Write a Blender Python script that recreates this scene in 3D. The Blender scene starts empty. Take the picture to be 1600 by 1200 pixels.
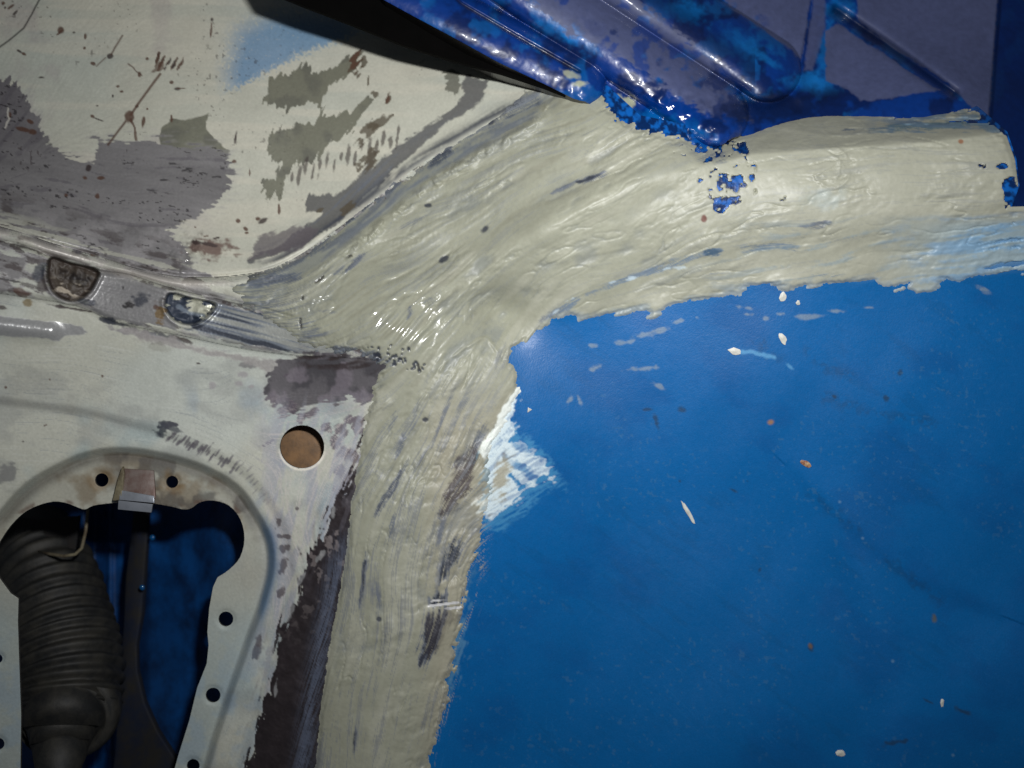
import bpy, bmesh, math, random
import numpy as np
from mathutils import Vector, Matrix

# ------------------------------------------------------------------ camera, light, exposure
scene = bpy.context.scene
COL = scene.collection
CAMD = 500.0            # millimetres from the lens to the reference depth
PXMM = 0.3125           # one photo pixel at that depth, in millimetres

cam_data = bpy.data.cameras.new('camera')
cam_data.lens = 36.0
cam_data.sensor_width = 36.0
cam_data.clip_start = 0.01
cam_data.clip_end = 50.0
cam_data.dof.use_dof = True
cam_data.dof.focus_distance = 0.505
cam_data.dof.aperture_fstop = 5.2
cam = bpy.data.objects.new('camera', cam_data)
cam.location = (0, -0.5, 0)
cam.rotation_euler = (math.radians(90), 0, 0)
COL.objects.link(cam)
scene.camera = cam

world = bpy.data.worlds.new('World')
scene.world = world
world.use_nodes = True
world.node_tree.nodes['Background'].inputs[0].default_value = (0.55, 0.62, 0.75, 1)
world.node_tree.nodes['Background'].inputs[1].default_value = 0.05

def flash_lamp(name, loc, target, w, h, power, colour, spread):
    d = bpy.data.lights.new(name, 'AREA')
    d.shape = 'RECTANGLE'; d.size = w; d.size_y = h
    d.energy = power; d.color = colour; d.spread = math.radians(spread)
    o = bpy.data.objects.new(name, d)
    o.location = loc
    o.rotation_euler = (Vector(target) - Vector(loc)).to_track_quat('-Z', 'Y').to_euler()
    COL.objects.link(o)
    return o
flash_lamp('camera_flash', (0.05, -0.47, 0.095), (0.05, 0, 0.065), 0.03, 0.018, 1.04, (0.985, 0.985, 0.99), 110)

vs = scene.view_settings
vs.view_transform = 'Standard'; vs.look = 'None'; vs.exposure = 0.0; vs.gamma = 1.0
vs.use_curve_mapping = False
scene.cycles.max_bounces = 6
scene.cycles.use_denoising = True

# ------------------------------------------------------------------ numeric helpers
ST = 1.5
X0, X1, Y0, Y1 = -150.0, 1750.0, -120.0, 1320.0
nx = int((X1 - X0) / ST) + 1
ny = int((Y1 - Y0) / ST) + 1
gx = (X0 + ST * np.arange(nx)).astype(np.float32)
gy = (Y0 + ST * np.arange(ny)).astype(np.float32)
PX, PY = np.meshgrid(gx, gy)
F32 = np.float32

def lin(r, g, b, k=1.0):
    out = []
    for c in (r, g, b):
        c = c / 255.0
        v = c / 12.92 if c <= 0.04045 else ((c + 0.055) / 1.055) ** 2.4
        out.append(v * k)
    return np.array(out, F32)

def at(px, py, d=0.0):
    s = (CAMD + d) / CAMD
    return Vector(((px - 800) * PXMM * s * 1e-3, d * 1e-3, (600 - py) * PXMM * s * 1e-3))

def sstep(a, b, x):
    t = np.clip((x - a) / (b - a), 0, 1)
    return t * t * (3 - 2 * t)

_tabs = {}
def vnoise(u, v, seed=0):
    if seed not in _tabs:
        _tabs[seed] = np.random.RandomState(seed + 11).rand(256, 256).astype(F32)
    T = _tabs[seed]
    iu = np.floor(u).astype(np.int32); iv = np.floor(v).astype(np.int32)
    fu = (u - iu).astype(F32); fv = (v - iv).astype(F32)
    fu = fu * fu * (3 - 2 * fu); fv = fv * fv * (3 - 2 * fv)
    a = iu & 255; b = (iu + 1) & 255; c = iv & 255; d = (iv + 1) & 255
    return (T[c, a] * (1 - fu) + T[c, b] * fu) * (1 - fv) + (T[d, a] * (1 - fu) + T[d, b] * fu) * fv

def fbm(sx, sy=None, ang=0.0, oct=4, seed=0, X=None, Y=None):
    X = PX if X is None else X; Y = PY if Y is None else Y
    sy = sx if sy is None else sy
    c, s = math.cos(math.radians(ang)), math.sin(math.radians(ang))
    u = (X * c + Y * s) / sx + 37.3; v = (-X * s + Y * c) / sy + 91.7
    out = 0; amp = 0.5; tot = 0
    for k in range(oct):
        out = out + amp * vnoise(u, v, seed + k); tot += amp
        u = u * 2.03 + 5.1; v = v * 2.03 + 9.7; amp *= 0.5
    return (out / tot).astype(F32)          # 0..1, mean .5

def poly_sdf(pts, X=None, Y=None):
    X = PX if X is None else X; Y = PY if Y is None else Y
    P = np.array(pts, F32)
    d2 = np.full(X.shape, 1e12, F32); inside = np.zeros(X.shape, bool)
    n = len(P)
    for i in range(n):
        x1, y1 = P[i]; x2, y2 = P[(i + 1) % n]
        ex, ey = x2 - x1, y2 - y1
        wx, wy = X - x1, Y - y1
        t = np.clip((wx * ex + wy * ey) / max(ex * ex + ey * ey, 1e-9), 0, 1)
        dx, dy = wx - ex * t, wy - ey * t
        d2 = np.minimum(d2, dx * dx + dy * dy)
        if y1 != y2:
            c = ((y1 <= Y) & (y2 > Y)) | ((y2 <= Y) & (y1 > Y))
            xi = x1 + (Y - y1) * ex / ey
            inside ^= c & (X < xi)
    d = np.sqrt(d2)
    return np.where(inside, -d, d)

def line_field(pts, X=None, Y=None):
    """distance, signed side distance (positive = below/right of travel), arc length"""
    X = PX if X is None else X; Y = PY if Y is None else Y
    P = np.array(pts, F32)
    best = np.full(X.shape, 1e12, F32); sg = np.zeros(X.shape, F32); sl = np.zeros(X.shape, F32)
    acc = 0.0
    for i in range(len(P) - 1):
        x1, y1 = P[i]; x2, y2 = P[i + 1]
        ex, ey = x2 - x1, y2 - y1; L = math.hypot(ex, ey)
        wx, wy = X - x1, Y - y1
        t = np.clip((wx * ex + wy * ey) / (L * L), 0, 1)
        dx, dy = wx - ex * t, wy - ey * t
        d2 = dx * dx + dy * dy
        m = d2 < best
        best = np.where(m, d2, best)
        sg = np.where(m, np.sign(ex * wy - ey * wx), sg)
        sl = np.where(m, acc + t * L, sl)
        acc += L
    d = np.sqrt(best)
    return d, d * sg, sl

def smooth_pts(pts, n=6, closed=False):
    P = [np.array(p, float) for p in pts]; out = []
    N = len(P); R = range(N if closed else N - 1)
    for i in R:
        p0 = P[(i - 1) % N] if (closed or i > 0) else P[0]
        p1 = P[i]; p2 = P[(i + 1) % N]
        p3 = P[(i + 2) % N] if (closed or i + 2 < N) else P[-1]
        for k in range(n):
            t = k / n
            out.append(0.5 * ((2 * p1) + (-p0 + p2) * t + (2 * p0 - 5 * p1 + 4 * p2 - p3) * t * t + (-p0 + 3 * p1 - 3 * p2 + p3) * t ** 3))
    if not closed: out.append(P[-1])
    return [tuple(o) for o in out]

def tps(ctrl, stiff=0.0):
    C = np.array(ctrl, float); n = len(C)
    def U(r2): return np.where(r2 > 0, r2 * np.log(r2 + 1e-12), 0)
    x = C[:, 0] / 500; y = C[:, 1] / 500
    K = U((x[:, None] - x) ** 2 + (y[:, None] - y) ** 2) + stiff * np.eye(n)
    P = np.stack([np.ones(n), x, y], 1)
    A = np.zeros((n + 3, n + 3)); A[:n, :n] = K; A[:n, n:] = P; A[n:, :n] = P.T
    w = np.linalg.solve(A, np.r_[C[:, 2], 0, 0, 0])
    # coarse evaluation, then bilinear upsampling
    cx = np.linspace(X0, X1, 190); cy = np.linspace(Y0, Y1, 144)
    QX, QY = np.meshgrid(cx / 500, cy / 500)
    Z = w[n] + w[n + 1] * QX + w[n + 2] * QY
    for i in range(n):
        Z = Z + w[i] * U((QX - x[i]) ** 2 + (QY - y[i]) ** 2)
    return upsample(Z, cx, cy)

def upsample(Z, cx, cy):
    # cubic (Catmull-Rom) interpolation, separable
    def interp(Zm, c, g):
        f = (g - c[0]) / (c[1] - c[0]); i = np.clip(np.floor(f).astype(int), 0, len(c) - 2); t = (f - i)
        i0 = np.clip(i - 1, 0, len(c) - 1); i3 = np.clip(i + 2, 0, len(c) - 1)
        a, b, d, e = Zm[:, i0], Zm[:, i], Zm[:, i + 1], Zm[:, i3]
        return 0.5 * ((2 * b) + (-a + d) * t + (2 * a - 5 * b + 4 * d - e) * t ** 2 + (-a + 3 * b - 3 * d + e) * t ** 3)
    Z1 = interp(Z, cx, gx.astype(float))
    return interp(Z1.T, cy, gy.astype(float)).T.astype(F32)

# ------------------------------------------------------------------ brush direction field
DIRS = [(450,470,-15),(600,430,-20),(560,400,-35),(700,350,-25),(850,280,-20),(950,200,-25),(1000,300,-25),
 (1200,300,-8),(1500,300,-5),(1500,400,-8),(1200,400,-10),(950,430,-22),(640,515,-48),(590,480,-28),(750,420,-40),(780,540,-60),
 (700,600,-65),(740,700,-68),(650,800,-78),(600,750,-62),(560,850,-82),(620,950,-86),(680,980,-72),(580,1150,-88),
 (550,1250,-85),(660,1150,-80),(500,380,-35),(600,290,-42),(700,215,-38),(800,170,-30),(100,300,12),(300,270,6),(50,150,-55),
 (20,200,-50),(450,200,-78),(470,280,-85),(300,400,15),(0,380,12),(100,440,15),(300,500,15),(430,540,14),(100,560,5),(350,700,32),
 (440,850,62),(460,1000,-75),(430,1150,-70),(400,600,-45),(500,600,0),(520,800,-70),(1200,600,15),(1200,900,30),(900,600,-5),
 (830,740,-35),(800,800,-35),(800,690,-35),(1500,900,30),(1000,1100,40),(750,50,35),(1000,80,35),(1300,60,60),(1200,190,-8),(1450,190,-5)]
cx_ = np.linspace(X0, X1, 96); cy_ = np.linspace(Y0, Y1, 72)
QX, QY = np.meshgrid(cx_, cy_)
wc = 0; ws = 0
for (a, b, t) in DIRS:
    w = 1.0 / ((QX - a) ** 2 + (QY - b) ** 2 + 200) ** 1.5
    wc = wc + w * math.cos(2 * math.radians(t)); ws = ws + w * math.sin(2 * math.radians(t))
th = 0.5 * np.arctan2(upsample(ws / np.hypot(ws, wc), cx_, cy_), upsample(wc / np.hypot(ws, wc), cx_, cy_))
th = th + (fbm(90, oct=2, seed=70) - 0.5) * 0.5
DX = np.cos(th).astype(F32); DY = np.sin(th).astype(F32)

def lic(noise, length_px, step=1.0):
    acc = noise.copy(); n = int(length_px / (ST * step)); wsum = 1.0
    IX, IY = np.meshgrid(np.arange(nx, dtype=F32), np.arange(ny, dtype=F32))
    for sgn in (1, -1):
        x = IX.copy(); y = IY.copy(); dx = DX * sgn; dy = DY * sgn
        for k in range(n // 2):
            x += dx * step; y += dy * step
            ix = np.clip(x + 0.5, 0, nx - 1).astype(np.int32); iy = np.clip(y + 0.5, 0, ny - 1).astype(np.int32)
            acc += noise[iy, ix]
            ndx = DX[iy, ix]; ndy = DY[iy, ix]
            s = np.sign(ndx * dx + ndy * dy); s[s == 0] = 1
            dx = ndx * s; dy = ndy * s
        wsum += n // 2
    acc /= wsum
    m, sd = acc.mean(), acc.std()
    return np.clip((acc - m) / (sd * 2.2) * 0.5, -1, 1).astype(F32)   # about -.5..+.5

rs = np.random.RandomState(3)
white_noise = rs.rand(ny, nx).astype(F32)
L_fine = lic(white_noise, 54)
L_mid = lic(fbm(6.5, oct=2, seed=80), 80, 1.4)
L_big = lic(fbm(18, oct=2, seed=90), 120, 2.0)
L_short = lic(fbm(3.2, oct=1, seed=95), 26)

n_mott = fbm(26, oct=5, seed=1)
n_fine = fbm(7, oct=3, seed=2)
n_big = fbm(140, oct=3, seed=3)
n_grain = fbm(3.2, oct=2, seed=4)
jag0 = (fbm(11, oct=4, seed=5) - 0.5)
jag1 = (fbm(30, oct=4, seed=6) - 0.5)

# ------------------------------------------------------------------ masks
def mpoly(pts, jag=8.0, soft=1.6, streak=0.0, f=None):
    P = np.array(pts)
    m = jag + streak + soft + 6
    i0 = max(0, int((P[:, 0].min() - m - X0) / ST)); i1 = min(nx, int((P[:, 0].max() + m - X0) / ST) + 2)
    j0 = max(0, int((P[:, 1].min() - m - Y0) / ST)); j1 = min(ny, int((P[:, 1].max() + m - Y0) / ST) + 2)
    out = np.zeros((ny, nx), F32)
    if i1 <= i0 or j1 <= j0: return out
    s = np.s_[j0:j1, i0:i1]
    d = poly_sdf(pts, PX[s], PY[s]) + jag0[s] * jag + L_short[s] * streak
    out[s] = 1 - sstep(-soft, soft, d)
    return out

def mell(cx, cy, rx, ry, ang=0.0, jag=0.6, soft=0.35, streak=0.0):
    m = max(rx, ry) * (1.6 + jag) + 6
    i0 = max(0, int((cx - m - X0) / ST)); i1 = min(nx, int((cx + m - X0) / ST) + 2)
    j0 = max(0, int((cy - m - Y0) / ST)); j1 = min(ny, int((cy + m - Y0) / ST) + 2)
    out = np.zeros((ny, nx), F32)
    if i1 <= i0 or j1 <= j0: return out
    s = np.s_[j0:j1, i0:i1]
    a = math.radians(ang); c, q = math.cos(a), math.sin(a)
    u = ((PX[s] - cx) * c + (PY[s] - cy) * q) / rx; v = (-(PX[s] - cx) * q + (PY[s] - cy) * c) / ry
    d = np.sqrt(u * u + v * v) - 1 + jag0[s] * 2 * jag + L_short[s] * streak
    out[s] = 1 - sstep(-soft, soft, d)
    return out

def mline(pts, w=1.5, jag=1.0, soft=1.2, dash=None):
    P = np.array(pts); m = w + 12
    i0 = max(0, int((P[:, 0].min() - m - X0) / ST)); i1 = min(nx, int((P[:, 0].max() + m - X0) / ST) + 2)
    j0 = max(0, int((P[:, 1].min() - m - Y0) / ST)); j1 = min(ny, int((P[:, 1].max() + m - Y0) / ST) + 2)
    out = np.zeros((ny, nx), F32)
    s = np.s_[j0:j1, i0:i1]
    wob = jag0[s] * jag * 4
    d, sd, sl = line_field(pts, PX[s] + wob, PY[s] - wob)
    mk = 1 - sstep(w * 0.5 - soft * 0.5, w * 0.5 + soft, d)
    if dash: mk = mk * sstep(0.42, 0.55, vnoise(sl / dash, sl * 0 + 3.3, 33))
    out[s] = mk
    return out

def mix(c, col, m):
    m = np.clip(m, 0, 1)[..., None]
    return c * (1 - m) + np.asarray(col, F32) * m
def mixs(a, b, m): return a * (1 - m) + b * m
def U(*ms):
    o = ms[0]
    for m in ms[1:]: o = np.maximum(o, m)
    return o

# ------------------------------------------------------------------ key curves of the car body (photo-derived plan of the panel)
L1 = [(-150,325),(0,354),(78,379),(155,401),(209,418),(270,431),(321,433),(370,430),(430,418),(500,378),(600,300),(665,252),(760,195),(850,150),(900,120)]
L1b = [(-150,345),(0,376),(51,389),(79,399),(157,421),(202,428),(263,448),(334,465),(405,482),(469,499),(520,512)]
L2 = [(-150,425),(0,455),(118,474),(186,502),(287,522),(388,543),(472,553),(540,556),(620,562)]
RING = smooth_pts([(-60,1320),(-80,1000),(-55,870),(0,808),(42,762),(96,729),(146,710),(200,706),(258,715),(317,733),(367,762),(396,800),(417,842),(421,887),(409,937),(389,992),(375,1033),(357,1083),(333,1158),(316,1220),(290,1320)], 4)
OPEN = [(0,846),(17,821),(42,798),(75,785),(100,785),(122,793),(133,796),(146,790),(175,786),(210,784),(242,787),(270,792),(287,796),(299,794),(312,785),(333,782),(358,790),(376,812),(382,842),(375,871),(358,890),(340,902),(333,917),(327,950),(324,987),(326,1008),(323,1037),(308,1075),(296,1125),(279,1179),(262,1240),(240,1320),(32,1320),(32,1200),(33,1117),(30,1033),(28,971),(29,935),(17,927),(0,904),(-14,875)]
SEAL = [(365,450),(400,432),(440,418),(500,384),(548,346),(602,303),(660,260),(712,226),(762,196),(800,165),(822,146),(850,138),(900,138),(938,152),(955,180),(985,196),(1020,212),(1060,218),(1100,232),(1140,214),(1175,192),(1230,184),(1300,172),(1360,168),(1400,160),(1440,150),(1490,150),(1530,178),(1572,214),(1584,250),(1590,290),(1577,322),(1610,322),(1770,300),(1770,418),(1680,430),(1600,432),(1570,428),(1540,424),(1500,438),(1480,430),(1455,450),(1432,458),(1420,440),(1400,448),(1350,438),(1300,440),(1240,458),(1190,452),(1150,464),(1090,470),(1045,480),(1030,492),(1020,500),(1010,482),(960,490),(905,498),(862,500),(842,520),(822,530),(800,545),(790,560),(805,580),(808,610),(800,640),(785,665),(770,700),(762,730),(768,765),(755,800),(748,830),(738,870),(728,905),(722,960),(712,1000),(708,1040),(696,1060),(697,1090),(682,1140),(668,1200),(655,1330),(465,1330),(494,1200),(504,1096),(520,992),(529,950),(542,867),(552,783),(565,700),(576,640),(588,590),(600,572),(560,548),(500,546),(470,530),(430,505),(400,482)]
CREASE = [(1095,262),(1180,243),(1300,234),(1450,224),(1600,206)]
DOWN = [(830,520),(880,480),(960,456),(1060,425),(1200,395),(1350,372),(1500,352),(1700,330)]

# ------------------------------------------------------------------ base relief of the shell, millimetres away from the camera
ctrl = [(-150,-120,34),(200,-120,56),(500,-120,72),(800,-120,70),(-150,100,18),(150,80,36),(400,60,50),(650,60,52),
 (-150,250,-4),(50,250,12),(250,230,24),(450,200,36),(600,150,40),(150,340,8),(400,330,26),(550,260,32),(300,390,13),
 (700,120,38),(-150,345,-28),(60,370,-8),(250,415,6),
 (-150,440,-34),(60,450,-13),(250,490,0),(400,520,4),
 (500,470,2),(600,400,12),(620,520,-4),(560,500,-2),(700,440,3),(780,480,12),(720,520,4),(680,340,19),(770,270,16),(860,230,9),(900,190,7),(850,370,-3),(940,330,-7),(1000,180,5),
 (-150,620,-26),(0,580,-11),(200,590,4),(350,600,9),(470,600,9),(-150,850,-12),(100,680,3),(300,690,11),(460,780,14),(540,680,9),
 (470,950,20),(430,1150,27),(400,1320,34),(100,1000,14),(-150,1320,2),(100,1320,24),
 (600,620,4),(680,600,2),(760,600,8),(620,800,6),(700,800,10),(570,1000,14),(660,1000,13),(550,1200,20),(640,1200,22),(600,1320,26),
 (1000,250,-5),(1100,320,-8),(1250,300,-12),(1400,290,-14),(1550,280,-16),(1740,280,-16),
 (1000,420,6),(1200,400,0),(1400,400,-3),(1600,390,-5),
 (850,560,16),(1000,520,13),(1200,510,8),(1450,500,4),(1740,500,4),(900,750,24),(1150,700,22),(1450,700,16),(1740,700,16),
 (850,950,34),(1150,950,36),(1450,950,33),(1740,950,31),(800,1200,46),(1100,1200,47),(1400,1200,46),(1740,1200,42),(1100,1320,60),(1740,1320,68),
 (1200,190,-2),(1400,170,-2),(1600,160,-4),(1000,0,30),(1400,0,30),(1740,0,30)]
BASE = tps(ctrl, 0.0005)

BASE = BASE - 4.6 * np.exp(-(((PX - 596) / 62) ** 2 + ((PY - 528) / 46) ** 2)) + 8.5 * np.exp(-(((PX - 782) / 42) ** 2 + ((PY - 488) / 34) ** 2)) + 3.2 * np.exp(-((line_field([(590,400),(690,395),(740,420)])[0]) / 34.0) ** 2) - 3.0 * np.exp(-(((PX - 770) / 50) ** 2 + ((PY - 420) / 40) ** 2))
_rd, _rs, _rl = line_field(smooth_pts([(690,462),(760,408),(840,362),(930,312),(1040,270),(1120,252)], 3))
BASE = BASE - 3.4 * np.exp(-(_rd / 24.0) ** 2) * sstep(1180, 1050, PX) + 2.2 * np.exp(-((_rs + 44) / 26.0) ** 2) * sstep(1100, 960, PX) * sstep(620, 700, PX) * sstep(520, 470, PY)
# the sealer corner bulges towards the lamp
_w = np.exp(-(((PX - 612) / 55) ** 2 + ((PY - 512) / 42) ** 2)) 
_gy, _gx = np.gradient(BASE, ST); _j = int((512 - Y0) / ST); _i = int((618 - X0) / ST)
_ax = float(_gx[_j - 12:_j + 12, _i - 12:_i + 12].mean()); _ay = float(_gy[_j - 12:_j + 12, _i - 12:_i + 12].mean())
BASE = BASE + _w * ((0.052 - _ax) * (PX - 618) + (-0.014 - _ay) * (PY - 512))
# top face of the rail folds back above the crease
dC, sC, lC = line_field(CREASE)
fold = np.clip(-sC, 0, 200)
w_r = sstep(1060, 1140, PX)
BASE = BASE + w_r * (np.sqrt(fold * fold + 30) - math.sqrt(30)) * 0.62 * (PY < 330)
# rail rolls back on to the blue panel
dD, sD, lD = line_field(smooth_pts(DOWN, 3))
BASE = BASE + 3.0 * sstep(-34, 30, sD) * sstep(830, 960, PX)
# flange: sits proud of the lower panel, groove at both fold lines
d1, s1, l1 = line_field(smooth_pts(L1, 3))
d1b, s1b, l1b = line_field(smooth_pts(L1b, 3))
d2, s2, l2 = line_field(smooth_pts(L2, 3))
wl = 1 - sstep(430, 560, PX)
lowside = sstep(-5, 9, s2)
BASE = BASE + wl * (2.6 * lowside * (1 - sstep(60, 260, s2)))
BASE = BASE + 1.5 * np.exp(-(d1 / 4.0) ** 2) * wl * sstep(-30, 60, PX + 100)
BASE = BASE - 1.1 * np.exp(-((s1 - 9) / 6.0) ** 2) * wl
BASE = BASE + 1.7 * np.exp(-(d1b / 3.2) ** 2) * (1 - sstep(440, 480, PX))
BASE = BASE - 0.9 * np.exp(-((s1b - 8) / 7.0) ** 2) * (1 - sstep(420, 480, PX))
# lip trough beside the upper part of the seam
tr = sstep(400, 470, PX)
BASE = BASE + tr * 2.2 * np.exp(-((s1 - 4) / 11.0) ** 2)
BASE = BASE + tr * 3.0 * sstep(6, -26, s1) * 0.8

# recess cups in the flange
CUP1 = smooth_pts([(79,401),(110,409),(154,422),(151,440),(140,458),(124,469),(106,471),(88,462),(76,445),(73,422)], 4, True)
CUP2 = smooth_pts([(266,456),(300,464),(337,473),(329,490),(312,504),(292,508),(272,501),(260,487),(257,470)], 4, True)
c1 = poly_sdf(CUP1); c2 = poly_sdf(CUP2)
BASE = BASE + 7.5 * sstep(1.0, -5, c1) + 5.0 * sstep(1.0, -5, c2)
BASE = BASE - 0.9 * np.exp(-((c1 - 3) / 3.0) ** 2) * (PY > 415) - 0.8 * np.exp(-((c2 - 3) / 3.0) ** 2) * (PY > 466)
cup_in = np.maximum(sstep(0, -8, c1), sstep(0, -8, c2))
BASE = BASE + cup_in * (fbm(16, oct=3, seed=140) - 0.5) * 5.0

# stamped bead on the lower panel
bd, _, _ = line_field([(-150,492),(78,519)])
BASE = BASE - 2.6 * np.exp(-(bd / 15.0) ** 2)
# soft style crease
bd2, sb2, lb2 = line_field(smooth_pts([(-150,606),(0,626),(120,642),(200,660),(250,676),(330,706),(400,756),(450,840),(455,930),(430,1030),(400,1120),(370,1220),(340,1320)], 3))
BASE = BASE + 1.6 * sstep(-9, 9, sb2) * (1 - sstep(10, 120, sb2)) * (sb2 > -20)
# stepped ring round the opening
r_sdf = poly_sdf(RING + [(-60, 1320)])
BASE = BASE + 6.5 * sstep(9, -7, r_sdf) + 1.3 * np.exp(-((r_sdf - 0) / 8.0) ** 2)
OPEN = smooth_pts(OPEN[:22], 3) + OPEN[22:]
o_sdf = poly_sdf(OPEN)
# left inner strip is flatter and a little nearer
# blue panel: shallow dents
bluew = sstep(60, 220, sD) * sstep(820, 960, PX)
BASE = BASE + bluew * (4.5 * (fbm(260, oct=2, seed=41) - 0.5) + 2.6 * (fbm(110, 240, 30, oct=2, seed=42) - 0.5))
dn, sn, ln = line_field([(1180,700),(1280,800),(1340,940),(1375,1100),(1390,1320)])
BASE = BASE + 4.2 * np.tanh(sn / 34.0) * np.exp(-(dn / 90.0) ** 2) * sstep(700, 900, PY)
dn, sn, ln = line_field([(1230,730),(1300,800),(1420,905),(1560,960)])
BASE = BASE + 0.7 * np.tanh(sn / 12.0) * np.exp(-(dn / 40.0) ** 2) * sstep(1180, 1260, PX)
# worn sheet metal is never flat
BASE = BASE + 0.5 * (fbm(60, oct=3, seed=44) - 0.5) * (1 - sstep(560, 620, PX) * 0.6)

# ------------------------------------------------------------------ mesh building
def new_mesh(name, verts, faces, mat, parent=None, attrs=None, smooth=True):
    me = bpy.data.meshes.new(name)
    verts = np.asarray(verts, F32); faces = np.asarray(faces, np.int32)
    me.vertices.add(len(verts)); me.vertices.foreach_set('co', verts.ravel())
    k = faces.shape[1]
    me.loops.add(faces.size); me.loops.foreach_set('vertex_index', faces.ravel())
    me.polygons.add(len(faces))
    me.polygons.foreach_set('loop_start', np.arange(0, faces.size, k, dtype=np.int32))
    me.polygons.foreach_set('use_smooth', np.full(len(faces), smooth))
    me.update(calc_edges=True)
    if attrs:
        for an, arr in attrs.items():
            a = me.attributes.new(an, 'FLOAT_COLOR', 'POINT')
            b = np.ones((len(verts), 4), F32); b[:, :3] = arr
            a.data.foreach_set('color', b.ravel())
    me.materials.append(mat)
    o = bpy.data.objects.new(name, me); COL.objects.link(o)
    if parent: o.parent = parent
    return o

def sheet(name, sdf, depth, colour, rough, metal, mat, parent, thick=1.2, wallcol=None, wet=0.0):
    """cut a piece of sheet out of the relief where sdf < 0, snap its rim on to the outline and give the rim a turned wall"""
    gy_, gx_ = np.gradient(sdf, ST)
    g2 = np.sqrt(gx_ ** 2 + gy_ ** 2) + 1e-6
    near = np.abs(sdf) < ST * 0.8
    mv = np.where(near, sdf, 0); mv = np.clip(mv, -ST, ST)
    qx = PX - mv * gx_ / g2; qy = PY - mv * gy_ / g2
    ins = sdf < ST * 0.8
    f_ok = ins[:-1, :-1] & ins[1:, :-1] & ins[:-1, 1:] & ins[1:, 1:]
    cent = (sdf[:-1, :-1] + sdf[1:, :-1] + sdf[:-1, 1:] + sdf[1:, 1:]) / 4
    f_ok &= cent < 0
    idx = np.arange(nx * ny, dtype=np.int64).reshape(ny, nx)
    a = idx[:-1, :-1][f_ok]; b = idx[:-1, 1:][f_ok]; c = idx[1:, 1:][f_ok]; d = idx[1:, :-1][f_ok]
    F = np.stack([a, d, c, b], 1)
    used = np.unique(F)
    remap = np.full(nx * ny, -1, np.int64); remap[used] = np.arange(len(used))
    F = remap[F]
    s = (CAMD + depth.ravel()[used]) / CAMD
    V = np.stack([(qx.ravel()[used] - 800) * PXMM * s * 1e-3, depth.ravel()[used] * 1e-3, (600 - qy.ravel()[used]) * PXMM * s * 1e-3], 1)
    C = colour.reshape(-1, 3)[used]; R = np.stack([np.broadcast_to(rough, (ny, nx)).ravel()[used], np.broadcast_to(metal, (ny, nx)).ravel()[used], np.broadcast_to(np.asarray(wet, F32), (ny, nx)).ravel()[used]], 1)
    # rim
    E = np.concatenate([F[:, [0, 1]], F[:, [1, 2]], F[:, [2, 3]], F[:, [3, 0]]])
    key = np.sort(E, 1); code = key[:, 0] * (len(used) + 1) + key[:, 1]
    u, inv, cnt = np.unique(code, return_inverse=True, return_counts=True)
    B = E[cnt[inv] == 1]
    bv = np.unique(B); m2 = np.full(len(used), -1, np.int64)
    n0 = len(V)
    m2[bv] = n0 + np.arange(len(bv))
    V0 = V[bv].copy(); V1 = V[bv].copy(); V1[:, 1] += thick * 1e-3
    V = np.concatenate([V, V0, V1]); nb = len(bv)
    wc_ = C[bv] if wallcol is None else np.tile(np.asarray(wallcol, F32), (nb, 1))
    C = np.concatenate([C, wc_, wc_]); R = np.concatenate([R, R[bv], R[bv]])
    W = np.stack([m2[B[:, 1]], m2[B[:, 0]], m2[B[:, 0]] + nb, m2[B[:, 1]] + nb], 1)
    F = np.concatenate([F, W])
    return new_mesh(name, V, F, mat, parent, {'paint': C, 'finish': R})

def nt(mat): return mat.node_tree.nodes, mat.node_tree.links
def sheet_material(name, bump=0.15, bscale=900.0, coat=0.0, grain=0.10, spec=0.5):
    m = bpy.data.materials.new(name); m.use_nodes = True
    N, L = nt(m); b = N['Principled BSDF']
    a = N.new('ShaderNodeAttribute'); a.attribute_name = 'paint'
    f = N.new('ShaderNodeAttribute'); f.attribute_name = 'finish'
    sp = N.new('ShaderNodeSeparateColor'); L.new(f.outputs['Color'], sp.inputs[0])
    tc = N.new('ShaderNodeTexCoord')
    no = N.new('ShaderNodeTexNoise'); no.inputs['Scale'].default_value = bscale; no.inputs['Detail'].default_value = 4
    L.new(tc.outputs['Object'], no.inputs['Vector'])
    mr = N.new('ShaderNodeMapRange'); mr.inputs['To Min'].default_value = 1 - grain; mr.inputs['To Max'].default_value = 1 + grain
    mr.inputs['From Min'].default_value = 0.25; mr.inputs['From Max'].default_value = 0.75
    L.new(no.outputs['Fac'], mr.inputs['Value'])
    vm = N.new('ShaderNodeVectorMath'); vm.operation = 'SCALE'
    L.new(a.outputs['Color'], vm.inputs[0]); L.new(mr.outputs[0], vm.inputs['Scale'])
    L.new(vm.outputs[0], b.inputs['Base Color'])
    L.new(sp.outputs[0], b.inputs['Roughness']); L.new(sp.outputs[1], b.inputs['Metallic'])
    b.inputs['Specular IOR Level'].default_value = spec
    bp = N.new('ShaderNodeBump'); bp.inputs['Strength'].default_value = bump; bp.inputs['Distance'].default_value = 0.0004
    L.new(no.outputs['Fac'], bp.inputs['Height']); L.new(bp.outputs[0], b.inputs['Normal'])
    b.inputs['Coat Weight'].default_value = coat; b.inputs['Coat Roughness'].default_value = 0.12
    if name == 'beige_seam_sealer': L.new(sp.outputs[2], b.inputs['Coat Weight']); b.inputs['Coat Roughness'].default_value = 0.2
    return m

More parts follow.
